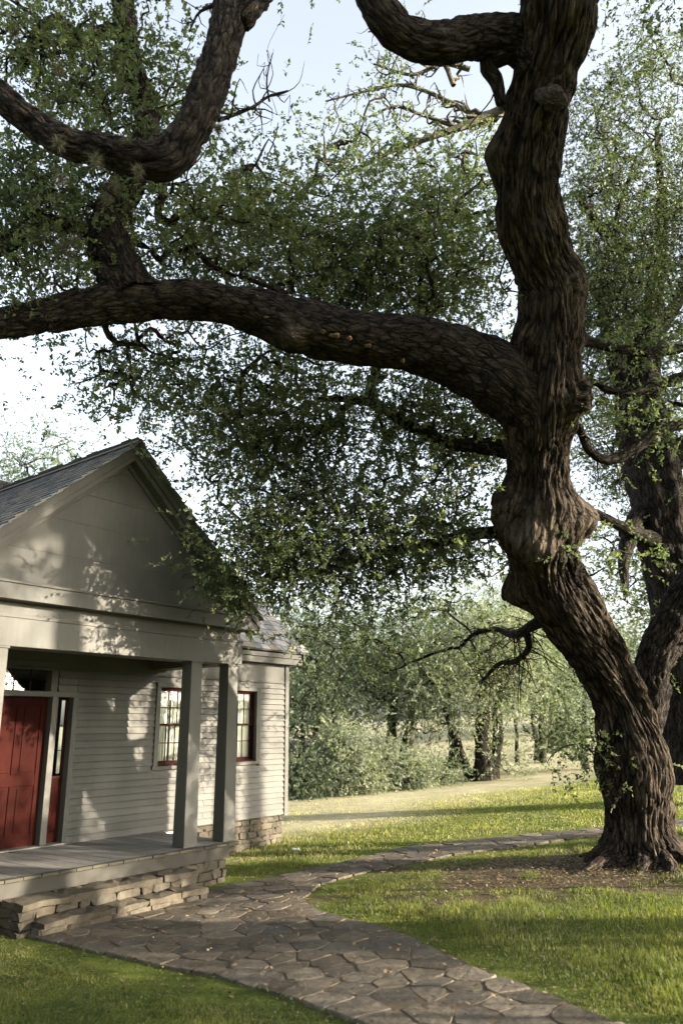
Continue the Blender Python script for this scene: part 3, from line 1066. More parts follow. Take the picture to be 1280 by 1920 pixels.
# steps
STEPS = empty('stone_steps', (HO[0] + CX * HU[0], HO[1] + CX * HU[1], 0), TH, **thing_props('two long rough limestone steps below the porch deck edge', 'steps'))
def slab(par, a0, a1, b0, b1, z0, z1, name):
    import bmesh
    bm = bmesh.new()
    nx = max(2, int((a1 - a0) / .12)); ny = max(2, int((b1 - b0) / .12))
    w, d, h = a1 - a0, b1 - b0, z1 - z0
    bmesh.ops.create_grid(bm, x_segments=nx, y_segments=ny, size=.5)
    ext = bmesh.ops.extrude_face_region(bm, geom=list(bm.faces))
    up = [e for e in ext['geom'] if isinstance(e, bmesh.types.BMVert)]
    for v in up: v.co.z += 1
    r = np.random.default_rng(int(abs(a0) * 1000) % 9973)
    for v in bm.verts:
        x, y, z = v.co
        edge = max(abs(x), abs(y)) > .499
        v.co = Vector((x * w, y * d, (z - .5) * h)) + Vector(r.normal(0, .008, 3))
        if edge and z > .5: v.co.z -= .012; v.co.y += r.normal(0, .012)
    bmesh.ops.recalc_face_normals(bm, faces=bm.faces)
    me = bpy.data.meshes.new(name); bm.to_mesh(me); bm.free()
    o = link(name, me, M['stone'], par)
    o.location = ((a0 + a1) / 2 - CX, -(b0 + b1) / 2, (z0 + z1) / 2 + DK)
    o.rotation_euler = (random.uniform(-.012, .012), random.uniform(-.01, .01), random.uniform(-.012, .012))
def steps():
    for (a0, a1, bb, bf, zt) in ((-3.95, -1.15, -.02, .43, -.215), (-3.80, -1.2, .30, .70, -.40)):
        x = a0
        while x < a1 - .05:
            w = random.uniform(.5, 1.05)
            if x + w > a1 - .3: w = a1 - x
            slab(STEPS, x, x + w - .012, bb, bf + random.uniform(-.03, .04), zt - .085, zt, 'tread_slab')
            x += w
        # riser stones
        x = a0 + .03
        while x < a1 - .05:
            w = random.uniform(.16, .42)
            if x + w > a1 - .1: w = a1 - x
            o = link('riser_stone', random.choice(STONES), None, STEPS)
            h = .115
            o.scale = (w * .98, .22, h)
            o.location = (x + w / 2 - CX, -(bf - .15 + random.uniform(-.01, .015)), zt - .085 - h / 2 + DK)
            o.rotation_euler = (0, random.uniform(-.03, .03), random.uniform(-.03, .03))
            x += w
    for k in range(3):
        for i, (a, zt) in enumerate(((-3.86, -.3), (-3.70, -.485), (-3.86, -.41), (-3.86, -.52))):
            o = link('riser_stone', random.choice(STONES), None, STEPS)
            o.scale = (.2, .2, .11)
            o.location = (a - CX, -(-.0 + k * .17 + (.18 if i == 1 else 0)), zt - .055 + DK)
    mb = MB(); mb.box(-3.72 - CX, -1.25 - CX, -.24, .05, -.1, .27); mb.box(-3.62 - CX, -1.3 - CX, -.52, -.241, -.1, .1)
    mb.build('step_core', M['mortar'], STEPS)
steps()

# ------------------------------------------------------------------ trees
def catmull(P, n):
    P = np.asarray(P, float)
    P = np.vstack([2 * P[0] - P[1], P, 2 * P[-1] - P[-2]])
    out = []
    for i in range(1, len(P) - 2):
        p0, p1, p2, p3 = P[i - 1:i + 3]
        t = np.linspace(0, 1, n, endpoint=False)[:, None]
        out.append(.5 * ((2 * p1) + (-p0 + p2) * t + (2 * p0 - 5 * p1 + 4 * p2 - p3) * t ** 2 + (-p0 + 3 * p1 - 3 * p2 + p3) * t ** 3))
    out.append(P[-2][None])
    return np.vstack(out)

def resample(C, step):
    d = np.r_[0, np.cumsum(np.linalg.norm(np.diff(C[:, :3], axis=0), axis=1))]
    n = max(3, int(d[-1] / step) + 1)
    s = np.linspace(0, d[-1], n)
    return np.stack([np.interp(s, d, C[:, k]) for k in range(C.shape[1])], 1), s

def tube(ctrl, step=.05, nth=24, bark=0., bumps=(), seed=0, closed_tip=True, fine=False, flute=0., stretch=1.):
    """bark-covered limb. ctrl rows: x y z radius. returns verts, quads, bark coords, centreline"""
    C, s = resample(catmull(np.asarray(ctrl, float), 14), step)
    n = len(C)
    T = np.gradient(C[:, :3], axis=0); T /= np.linalg.norm(T, axis=1)[:, None]
    ref = np.array([.31, -.9, .2]) if abs(T[0] @ np.array([.31, -.9, .2])) < .9 else np.array([1., 0, 0])
    U = np.zeros((n, 3)); Vv = np.zeros((n, 3))
    u = ref - T[0] * (ref @ T[0]); u /= np.linalg.norm(u)
    for i in range(n):
        u = u - T[i] * (u @ T[i]); u /= np.linalg.norm(u)
        U[i] = u; Vv[i] = np.cross(T[i], u)
    th = np.linspace(0, 2 * np.pi, nth, endpoint=False)
    co, si = np.cos(th), np.sin(th)
    R = C[:, 3]
    nr = U[:, None] * co[None, :, None] + Vv[:, None] * si[None, :, None]
    rad = np.repeat(R[:, None], nth, 1)
    B = np.stack([R[:, None] * co, R[:, None] * si, np.repeat(s[:, None], nth, 1)], -1)
    q = B.reshape(-1, 3)
    rf = np.repeat(R, nth)
    # low-frequency lumps
    lump = vnoise(q * np.array([1.6, 1.6, 1.0]) / max(.35, R.max() * 1.2) + seed * 7.1, seed) - .5
    lump2 = vnoise(q * np.array([2.2, 2.2, 1.7]) / max(.16, R.max() * .55) + seed * 3.3, seed + 21) - .5
    disp = rf * .22 * lump + (rf * .17 * lump2 if bark else 0)
    if flute:
        disp += rf * flute * (vnoise(np.stack([np.tile(co, n) * 2.2, np.tile(si, n) * 2.2, q[:, 2] * .35], 1) + seed, seed + 5) - .5)
    if bark:
        tw = .35 * np.sin(q[:, 2] * 1.1 + seed)
        a = np.tile(th, n) + tw
        warp = vnoise(q * 3 + 4.2, seed + 11) - .5
        rc = np.stack([np.cos(a) * rf, np.sin(a) * rf, q[:, 2]], 1)
        for fr, am, st in ((9, 1.1, 1.3 * stretch), (18, .7, 2.8 * stretch)):
            k = rc * np.array([fr, fr, st]) + (warp * .7)[:, None]
            w = worley_edge(k, seed + fr)
            disp -= bark * am * (1 - np.clip(w / .28, 0, 1)) ** 1.5
            disp += bark * .35 * am * vnoise(k * .9, seed + fr)
        disp += bark * .5 * (vnoise(q * np.array([30, 30, 9]), seed + 3) - .5)
    rad = rad + disp.reshape(n, nth)
    P = C[:, None, :3] + nr * rad[..., None]
    V = P.reshape(-1, 3)
    for (c, r, amp) in bumps:
        d = V - np.asarray(c)
        w = np.exp(-(d ** 2).sum(1) / (2 * r * r))
        V = V + nr.reshape(-1, 3) * (amp * w)[:, None]
    i = np.arange(n * nth).reshape(n, nth)
    Fq = np.stack([i[:-1], np.roll(i[:-1], -1, 1), np.roll(i[1:], -1, 1), i[1:]], -1).reshape(-1, 4)
    if closed_tip:
        V = np.vstack([V, C[-1, :3] + T[-1] * R[-1] * .4])
        tip = len(V) - 1
        e = np.stack([i[-1], np.roll(i[-1], -1), np.full(nth, tip), np.full(nth, tip)], -1)
        q = np.vstack([q, q[-1]])
        V = np.vstack([V, V[-1]]); q = np.vstack([q, q[-1]])
        e[:, 3] = tip + 1
        Fq = np.vstack([Fq, e])
    q = q * np.array([1, 1, stretch])
    return V, Fq, q, C

def join(parts):
    V, Fq, B, o = [], [], [], 0
    for v, f, b in parts:
        V.append(v); Fq.append(f + o); B.append(b); o += len(v)
    return np.vstack(V), np.vstack(Fq), np.vstack(B)

def px_ctrl(rows):
    """rows of (px, py, width px, Y) -> x y z r"""
    return np.array([[*at(x, y, Y), w / 2 * px_size(x, y, Y)] for x, y, w, Y in rows])

def sprigs_to_leaves(P, D, nl, length, ll, lw, r, droop=.15, tri=False):
    """leaves along sprigs -> verts, quads, rnd attr"""
    n = len(P)
    t = r.random((n, nl)) * .95 + .05
    D = D / np.linalg.norm(D, axis=1)[:, None]
    base = P[:, None] + D[:, None] * (t * length)[..., None] + np.array([0, 0, -droop]) * ((t ** 2) * length)[..., None]
    rd = r.normal(size=(n, nl, 3))
    ld = D[:, None] * .75 + rd * .62
    ld[..., 2] += .1
    ld /= np.linalg.norm(ld, axis=-1)[..., None]
    sd = np.cross(ld, r.normal(size=(n, nl, 3)) + np.array([0, 0, 1.2]))
    sd /= np.linalg.norm(sd, axis=-1)[..., None] + 1e-9
    nn = np.cross(sd, ld)
    sc = (.65 + .6 * r.random((n, nl)))[..., None] * (.75 + .55 * r.random(n))[:, None, None]
    a = base
    m1 = base + ld * ll * .5 * sc + sd * lw * .5 * sc + nn * lw * .18 * sc
    m2 = base + ld * ll * .5 * sc - sd * lw * .5 * sc + nn * lw * .18 * sc
    b = base + ld * ll * sc - nn * ll * .08 * sc
    k = n * nl
    if tri:                                     # far leaves: one pointed face each
        V = np.stack([a + sd * lw * .5 * sc, b, a - sd * lw * .5 * sc], 2).reshape(-1, 3)
        sr_ = r.random(n)[:, None] * .5 + r.random((n, nl)) * .5
        return V, np.arange(k * 3).reshape(k, 3), np.repeat(sr_.ravel(), 3)
    V = np.stack([a, m1, b, m2], 2).reshape(-1, 3)
    Fq = np.arange(k * 4).reshape(k, 4)
    sr_ = r.random(n)[:, None] * .5 + r.random((n, nl)) * .5
    return V, Fq, np.repeat(sr_.ravel(), 4)

def twig_prisms(P, D, L, rad):
    n = len(P)
    D = D / np.linalg.norm(D, axis=1)[:, None]
    u = np.cross(D, np.array([.3, .5, .8])); u /= np.linalg.norm(u, axis=1)[:, None]
    v = np.cross(D, u)
    E = P + D * L[:, None] + np.array([0, 0, -.15]) * L[:, None]
    V = []
    for k in range(3):
        c, s = math.cos(k * 2.094), math.sin(k * 2.094)
        V.append(P + (u * c + v * s) * rad)
    for k in range(3):
        c, s = math.cos(k * 2.094), math.sin(k * 2.094)
        V.append(E + (u * c + v * s) * rad * .4)
    V = np.stack(V, 1).reshape(-1, 3)
    b = np.arange(n)[:, None] * 6
    f = np.concatenate([b + np.array([[0, 1, 4, 3]]), b + np.array([[1, 2, 5, 4]]), b + np.array([[2, 0, 3, 5]])])
    return V, f

def grow_branches(skel, skel_r, targets, r0, rgen, min_r=.006, seed=0):
    """connect cluster centres to the nearest existing wood; returns tube parts"""
    nodes = [np.asarray(skel)]
    nodes_arr = np.vstack(nodes)
    par = -np.ones(len(nodes_arr), int)
    cl = []
    d0 = np.min(np.linalg.norm(targets[:, None, :] - nodes_arr[None, ::6], axis=2), axis=1) if len(nodes_arr) * len(targets) < 4e7 else np.zeros(len(targets))
    order = np.argsort(d0)
    pos = np.zeros((len(nodes_arr) + 3 * len(targets), 3)); pos[:len(nodes_arr)] = nodes_arr
    parent = -np.ones(len(pos), int); load = np.zeros(len(pos))
    n = len(nodes_arr); n_sk = n
    chains = []
    for ti in order:
        t = targets[ti]
        d = pos[:n] - t
        dist = np.linalg.norm(d, axis=1)
        cost = dist.copy()
        cost[:n_sk] *= 1.0
        j = int(np.argmin(cost))
        a = pos[j]
        L = dist[j]
        mid1 = a + (t - a) * .35 + rgen.normal(0, .10 * L, 3)
        mid2 = a + (t - a) * .7 + rgen.normal(0, .09 * L, 3)
        ids = [j]
        for p in (mid1, mid2, t):
            pos[n] = p; parent[n] = ids[-1]; ids.append(n); n += 1
        chains.append(ids)
        k = ids[-1]
        while k >= 0:
            load[k] += 1; k = parent[k]
    parts = []
    for ids in chains:
        rr = [min_r + r0 * math.sqrt(load[i]) if i >= n_sk else min_r + r0 * math.sqrt(load[ids[1]]) for i in ids]
        rr[-1] = min(rr[-1], min_r * 1.2)
        c = np.array([[*pos[i], q] for i, q in zip(ids, rr)])
        big = rr[1]
        L = np.linalg.norm(c[-1, :3] - c[0, :3])
        v, f, b, _ = tube(c, max(.06, L / 7), 5 if big < .03 else 8, 0, (), seed, True)
        parts.append((v, f, b))
    return parts

def foliage(root, blobs, r, leaf=(.058, .028), sprigs=14, nl=13, sprig_len=.3, spread=.33, skel=None, mat='leaf', bark='bark', name='foliage',
            r0=.0055, flat=.65, droop=.2, extra=None):
    """blobs: rows (px, py, rx, ry, Y, dY, n clusters). builds leaf mesh, twigs and branches"""
    C = []
    for (x, y, rx, ry, Y, dY, n) in blobs:
        nb = max(2, int(round(n / 4.5)))                # boughs, each carrying a few leaf clusters
        a = r.random(nb) * 2 * np.pi; q = np.sqrt(r.random(nb))
        bc = [at(x + rx * q[k] * math.cos(a[k]), y + ry * q[k] * math.sin(a[k]), Y + r.uniform(-dY, dY)) for k in range(nb)]
        for k in range(n):
            C.append(bc[k % nb] + r.normal(0, 1, 3) * np.array([.34, .34, .22]))
    C = np.array(C) if extra is None else np.vstack([C, extra])
    return foliage_from(root, C, r, leaf, sprigs, nl, sprig_len, spread, skel, mat, bark, name, r0, flat, droop)

def foliage_from(root, C, r, leaf, sprigs, nl, sprig_len, spread, skel, mat, bark, name='foliage', r0=.0055, flat=.65, droop=.2, branches=True, twigs=True):
    off = np.array(root.location)
    n = len(C)
    szv = .6 + .8 * r.random(n)
    P = np.repeat(C, sprigs, 0) + r.normal(size=(n * sprigs, 3)) * np.repeat(szv, sprigs)[:, None] * spread * np.array([1, 1, flat])
    D = (P - np.repeat(C, sprigs, 0)) / spread + r.normal(size=P.shape) * .55
    D[:, 2] -= .15
    V, Fq, rnd = sprigs_to_leaves(P, D, nl, sprig_len, leaf[0], leaf[1], r, droop, not twigs)
    rnd = np.clip(rnd + np.repeat(r.normal(0, .12, n), sprigs * nl * Fq.shape[1]), 0, 1)
    link(name, mesh_np(name, V - off, Fq, dict(rnd=rnd)), M[mat], root, kind='stuff')
    if twigs:
        P, D = P[::3], D[::3]
        tv, tf = twig_prisms(P, D, np.full(len(P), sprig_len * .95), .0035 if sprig_len < .35 else .005)
        link('twigs', mesh_np('twigs', tv - off, tf, dict(bark=tv)), M[bark], root, kind='stuff')
    if skel is not None and branches:
        parts = grow_branches(skel, None, C, r0, r)
        bv, bf, bb = join(parts)
        link('branches', mesh_np('branches', bv - off, bf, dict(bark=bb), True), M[bark], root, kind='stuff')

# ---- main live oak
def main_oak():
    r = np.random.default_rng(21)
    base = TREE_BASE
    root = empty('live_oak', (base[0], base[1], base[2] - .05), 0, **thing_props('huge gnarled live oak leaning over the lawn with long horizontal limb', 'tree'))
    off = np.array(root.location)
    yb = base[1]
    trunk = [(1205, 1625, 160, yb + .05), (1203, 1592, 128, yb + .05), (1197, 1540, 110, yb), (1194, 1490, 110, yb - .05), (1190, 1430, 114, yb - .15),
             (1182, 1375, 112, yb - .3), (1162, 1310, 107, yb - .5), (1128, 1240, 105, yb - .75), (1085, 1170, 119, yb - 1.0), (1042, 1105, 116, yb - 1.3),
             (1016, 1040, 111, yb - 1.6), (1008, 970, 115, yb - 1.9), (1010, 900, 102, yb - 2.2), (1010, 820, 123, yb - 2.5), (1012, 740, 130, yb - 2.9),
             (1022, 660, 128, yb - 3.2), (1032, 590, 119, yb - 3.5), (1030, 530, 115, yb - 3.7), (1008, 460, 115, yb - 4.0), (992, 390, 112, yb - 4.3),
             (990, 310, 112, yb - 4.6), (1003, 230, 117, yb - 4.9), (1020, 150, 119, yb - 5.2), (1036, 80, 126, yb - 5.5), (1046, 0, 140, yb - 5.8), (1062, -110, 130, yb - 6.1), (1090, -260, 102, yb - 6.4)]
    def B(px, py, Y, rp, amp_p):
        k = px_size(px, py, Y)
        return (at(px, py, Y), rp * k, amp_p * k)
    bumps = [B(930, 965, yb - 1.95, 42, 26), B(1085, 968, yb - 2.1, 32, 40), B(1010, 1010, yb - 2.35, 40, 30), B(1000, 1060, yb - 2.2, 30, 22),
             B(972, 1108, yb - 1.35, 22, 40), B(1132, 1440, yb - .3, 40, 22), B(1240, 1440, yb - .2, 40, 14), B(930, 292, yb - 4.7, 24, 22),
             B(1078, 745, yb - 3.1, 30, 34), B(1085, 530, yb - 3.9, 30, 14), B(935, 760, yb - 2.9, 40, 14), B(1040, 640, yb - 3.3, 50, 10), B(1040, 945, yb - 2.5, 20, 14), B(975, 1030, yb - 2.2, 22, 16), B(1030, 1045, yb - 2.3, 20, 14), B(1060, 1130, yb - 1.5, 26, 12), B(948, 930, yb - 2.0, 18, 14), B(1100, 990, yb - 2.0, 18, 12), B(1215, 1480, yb - .6, 30, 10), B(1165, 1330, yb - .9, 30, -10), B(1040, 190, yb - 5.6, 26, 16), B(1185, 1390, yb - .9, 30, 12), B(1095, 40, yb - 5.7, 26, 12)]
    # root flares
    for ang in np.linspace(0, 2 * math.pi, 8)[:-1]:
        bumps.append((np.array([base[0] + .62 * math.cos(ang + .4), base[1] + .62 * math.sin(ang + .4), base[2] + .0]), .19, .22))
    parts = []
    v, f, b, CT = tube(px_ctrl(trunk), .024, 224, .038, bumps, 3, True, flute=.32, stretch=.68)
    burl = np.zeros(len(v))
    for bx, by, bY, brad in ((1000, 1010, yb - 2.35, 40), (1085, 965, yb - 2.2, 34), (985, 1075, yb - 2.1, 30), (935, 965, yb - 2.0, 26), (1040, 190, yb - 5.6, 22), (1085, 530, yb - 3.9, 26)):
        cc, rr_, _a = B(bx, by, bY, brad, 0)
        burl = np.maximum(burl, .5 * np.exp(-((v - cc) ** 2).sum(1) / (2 * (rr_ * .8) ** 2)))
    burl *= .5 + .8 * vnoise(v * 9, 4)
    link('trunk', mesh_np('trunk', v - off, f, dict(bark=b, burl=np.clip(burl, 0, 1)), True), M['bark'], root)
    limbs = {
        'limb': [(1010, 800, 79, yb - 2.7), (985, 762, 111, yb - 2.85), (945, 718, 128, yb - 3.0), (880, 680, 113, yb - 3.05), (800, 652, 100, yb - 3.1), (710, 640, 98, yb - 3.2), (630, 628, 98, yb - 3.3),
                 (550, 606, 96, yb - 3.4), (470, 582, 83, yb - 3.5), (390, 565, 75, yb - 3.6), (310, 562, 73, yb - 3.7), (230, 568, 73, yb - 3.8), (150, 580, 70, yb - 3.9),
                 (70, 596, 64, yb - 4.0), (0, 608, 58, yb - 4.1), (-120, 630, 53, yb - 4.2), (-300, 640, 38, yb - 4.4)],
        'limb.v': [(455, -120, 60, 6.7), (440, -30, 65, 6.6), (425, 50, 64, 6.5), (408, 120, 65, 6.45), (378, 200, 69, 6.4), (345, 265, 69, 6.4), (305, 300, 69, 6.4), (255, 298, 64, 6.4),
                   (190, 282, 60, 6.4), (120, 265, 57, 6.4), (60, 228, 53, 6.4), (5, 185, 50, 6.35), (-80, 110, 45, 6.3), (-200, 20, 34, 6.2)],
        'limb.up': [(1010, 120, 77, yb - 5.4), (970, 78, 82, yb - 5.45), (900, 72, 74, yb - 5.6), (820, 84, 72, yb - 5.8), (755, 66, 72, yb - 5.9), (712, 20, 69, yb - 6.0), (680, -50, 64, yb - 6.05), (620, -100, 55, yb - 6.1),
                    (540, -75, 52, yb - 6.1), (490, -15, 48, 6.5), (447, 40, 45, 6.5)],
        'limb.rise': [(250, 560, 90, yb - 3.8), (225, 510, 86, yb - 3.8), (205, 460, 72, yb - 3.8), (212, 400, 64, yb - 3.8), (238, 345, 62, yb - 3.85), (268, 280, 56, yb - 3.9), (275, 205, 48, yb - 3.9),
                      (250, 130, 44, yb - 4.0), (236, 60, 46, yb - 4.0), (235, -40, 40, yb - 4.1), (260, -160, 30, yb - 4.1)],
        'limb.rl': [(240, 60, 34, yb - 4.0), (190, 62, 26, yb - 4.0), (150, 78, 28, yb - 4.05), (110, 40, 24, yb - 4.1), (70, 65, 22, yb - 4.1), (45, 120, 18, yb - 4.1)],
        'limb.ll': [(-40, 480, 44, yb - 4.0), (30, 445, 38, yb - 3.95), (80, 420, 34, yb - 3.9), (140, 425, 28, yb - 3.85), (205, 445, 40, yb - 3.8)],
        'limb.fork': [(1190, 1400, 70, yb - .2), (1212, 1310, 74, yb - .25), (1225, 1240, 66, yb - .3), (1262, 1160, 72, yb - .4), (1310, 1080, 66, yb - .5), (1400, 950, 50, yb - .7), (1480, 780, 36, yb - .8)],
        'limb.mid': [(990, 850, 50, yb - 2.3), (930, 838, 34, yb - 2.1), (860, 833, 26, yb - 1.8), (800, 815, 24, yb - 1.5), (755, 790, 22, yb - 1.2), (700, 758, 18, yb - .9), (640, 748, 14, yb - .6), (590, 748, 9, yb - .5)],
        'limb.low': [(985, 1005, 40, yb - 1.7), (925, 998, 26, yb - 1.5), (850, 1010, 22, yb - 1.2), (760, 1028, 20, yb - 1.0), (670, 1050, 15, yb - .8), (580, 1075, 10, yb - .8), (480, 1090, 7, yb - .9)],
        'limb.hang': [(1040, 1150, 36, yb - 1.1), (1012, 1165, 26, yb - 1.0), (985, 1180, 20, yb - .6), (960, 1190, 15, yb + .3), (930, 1180, 11, yb + 1.0), (890, 1188, 8, yb + 1.7), (860, 1215, 6, yb + 2.2)],
        'limb.hang2': [(985, 1180, 16, yb - .6), (990, 1215, 12, yb - .4), (965, 1240, 11, yb + .4), (935, 1245, 9, yb + 1.0), (905, 1275, 6, yb + 1.6)],
        'limb.r1': [(1060, 640, 34, yb - 3.1), (1100, 640, 22, yb - 3.0), (1160, 655, 18, yb - 2.8), (1230, 660, 20, yb - 2.6), (1330, 640, 16, yb - 2.4)],
        'limb.r2': [(1060, 790, 30, yb - 2.6), (1085, 805, 17, yb - 2.5), (1105, 845, 19, yb - 2.4), (1140, 863, 20, yb - 2.3), (1185, 845, 20, yb - 2.2), (1235, 808, 22, yb - 2.1), (1300, 790, 20, yb - 2.0)],
        'limb.r3': [(1060, 715, 22, yb - 2.8), (1110, 715, 13, yb - 2.6), (1140, 732, 14, yb - 2.5), (1190, 735, 16, yb - 2.4), (1240, 718, 18, yb - 2.3), (1320, 690, 16, yb - 2.2)],
        'limb.stub': [(950, 100, 40, yb - 5.5), (915, 120, 34, yb - 5.4), (930, 155, 26, yb - 5.35), (938, 195, 20, yb - 5.3)],
    }
    skel = [CT[:, :3][10::6]]
    for k, (nm, rows) in enumerate(limbs.items()):
        big = max(w for _, _, w, _ in rows) > 45
        bl = []
        if nm == 'limb':
            bl = [B(550, 640, yb - 3.75, 26, 26), B(420, 560, yb - 3.6, 30, -6), B(800, 640, yb - 3.4, 40, 8)]
        if nm == 'limb.v':
            bl = [B(320, 320, 6.3, 30, 8)]
        v, f, b, c = tube(px_ctrl(rows), .028 if big else .04, 96 if big else 14, .02 if big else .004, bl, 20 + k, True, flute=.15, stretch=1.45)
        at_b = dict(bark=b)
        if nm == 'limb':                                   # pale knot on the long limb
            cc, rr_, _a = B(550, 636, yb - 3.75, 30, 0)
            at_b['burl'] = np.clip(1.5 * np.exp(-((v - cc) ** 2).sum(1) / (2 * (rr_ * .75) ** 2)) * (.5 + .8 * vnoise(v * 9, 4)), 0, 1)
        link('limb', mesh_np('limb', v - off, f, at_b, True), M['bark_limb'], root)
        skel.append(c[::4, :3])
    # surface roots spreading from the base
    for k, (an, L, w) in enumerate(((3.4, 1.5, .17), (4.1, 1.1, .15), (4.75, 1.3, .17), (5.4, 1.2, .14), (2.7, 1.2, .13), (6.0, 1.6, .16), (.4, 1.4, .15))):
        c = []
        for t in np.linspace(0, 1, 6):
            rr_ = .35 + L * t
            aa = an + .25 * math.sin(2.2 * t + k)
            x, y = base[0] + rr_ * math.cos(aa), base[1] + rr_ * math.sin(aa)
            c.append([x, y, float(ground_z(x, y)) + .16 * (1 - t) ** 2 - .05 - .04 * t, w * (1 - .75 * t)])
        v, f, b, _ = tube(c, .03, 28, .016, (), 70 + k, True, flute=.3)
        link('root', mesh_np('root', v - off, f, dict(bark=b), True), M['bark'], root)
    # pruned stubs and healed scars
    for (x0, y0, x1, y1, w, Y, mt) in ((1050, 745, 1108, 742, 60, yb - 3.15, 'bark'), (1052, 535, 1090, 524, 54, yb - 3.9, 'scar'), (1030, 182, 1040, 190, 44, yb - 5.5, 'scar'), (548, 616, 550, 634, 44, yb - 3.58, 'scar')):
        k = px_size(x1, y1, Y)
        p0, p1 = at(x0, y0, Y + .12), at(x1, y1, Y - .03)
        c = [[*p0, w * .6 * k], [*((p0 * .5 + p1 * .5)), w * .56 * k], [*(p0 * .12 + p1 * .88), w * .5 * k], [*p1, w * .40 * k], [*(p1 + (p0 - p1) * .03), w * .2 * k]]
        v, f, b, _ = tube(c, .012, 60, .012, (), int(x0), True, flute=.5)
        link('pruned_stub', mesh_np('pruned_stub', v - off, f, dict(bark=b), True), M[mt], root, label='healed pruning stub')
    # shelf fungi on the limb
    fm = m_flat('shelf_fungus', (.17, .12, .075), .9, .1)
    for x, y, w in ((628, 629, 18), (606, 622, 10), (655, 634, 12), (690, 648, 10), (482, 577, 14), (500, 596, 10), (755, 676, 9)):
        p = at(x, y, yb - 3.72); k = px_size(x, y, yb - 3.72)
        import bmesh
        bm = bmesh.new(); bmesh.ops.create_uvsphere(bm, u_segments=12, v_segments=6, radius=1)
        for vv in bm.verts:
            vv.co = Vector((vv.co.x * w * .55 * k, vv.co.y * .05, vv.co.z * w * .2 * k)) * (1 + .22 * math.sin(vv.co.x * 4 + x) + .12 * math.sin(vv.co.x * 11 + vv.co.z * 7))
        me = bpy.data.meshes.new('bracket_fungus'); bm.to_mesh(me); bm.free()
        o = link('bracket_fungus', me, fm, root); o.location = p - off
    tw = []
    for nm in ('limb.hang', 'limb.hang2', 'limb.mid', 'limb.low', 'limb.r1', 'limb.r2', 'limb.r3', 'limb.stub', 'limb.rl', 'limb.ll'):
        c0 = resample(catmull(px_ctrl(limbs[nm]), 10), .12)[0]
        for i in range(3, len(c0)):
            for q in range(2 if 'hang' in nm else 1):
                d = r.normal(size=3); d /= np.linalg.norm(d); d[2] -= .35
                L = r.uniform(.25, .8); p = c0[i, :3]; r1 = min(.012, c0[i, 3] * .5)
                pts = [p, p + d * L * .3 + r.normal(0, .05, 3), p + d * L * .65 + r.normal(0, .07, 3) - [0, 0, .06 * L], p + d * L + r.normal(0, .08, 3) - [0, 0, .2 * L]]
                v, f, b, _ = tube([[*x, r1 * (1 - .27 * k)] for k, x in enumerate(pts)], .1, 5, 0, (), i)
                tw.append((v, f, b))
    tv, tf, tb = join(tw)
    link('side_twigs', mesh_np('side_twigs', tv - off, tf, dict(bark=tb), True), M['bark'], root, kind='stuff')
    skel = np.vstack(skel)
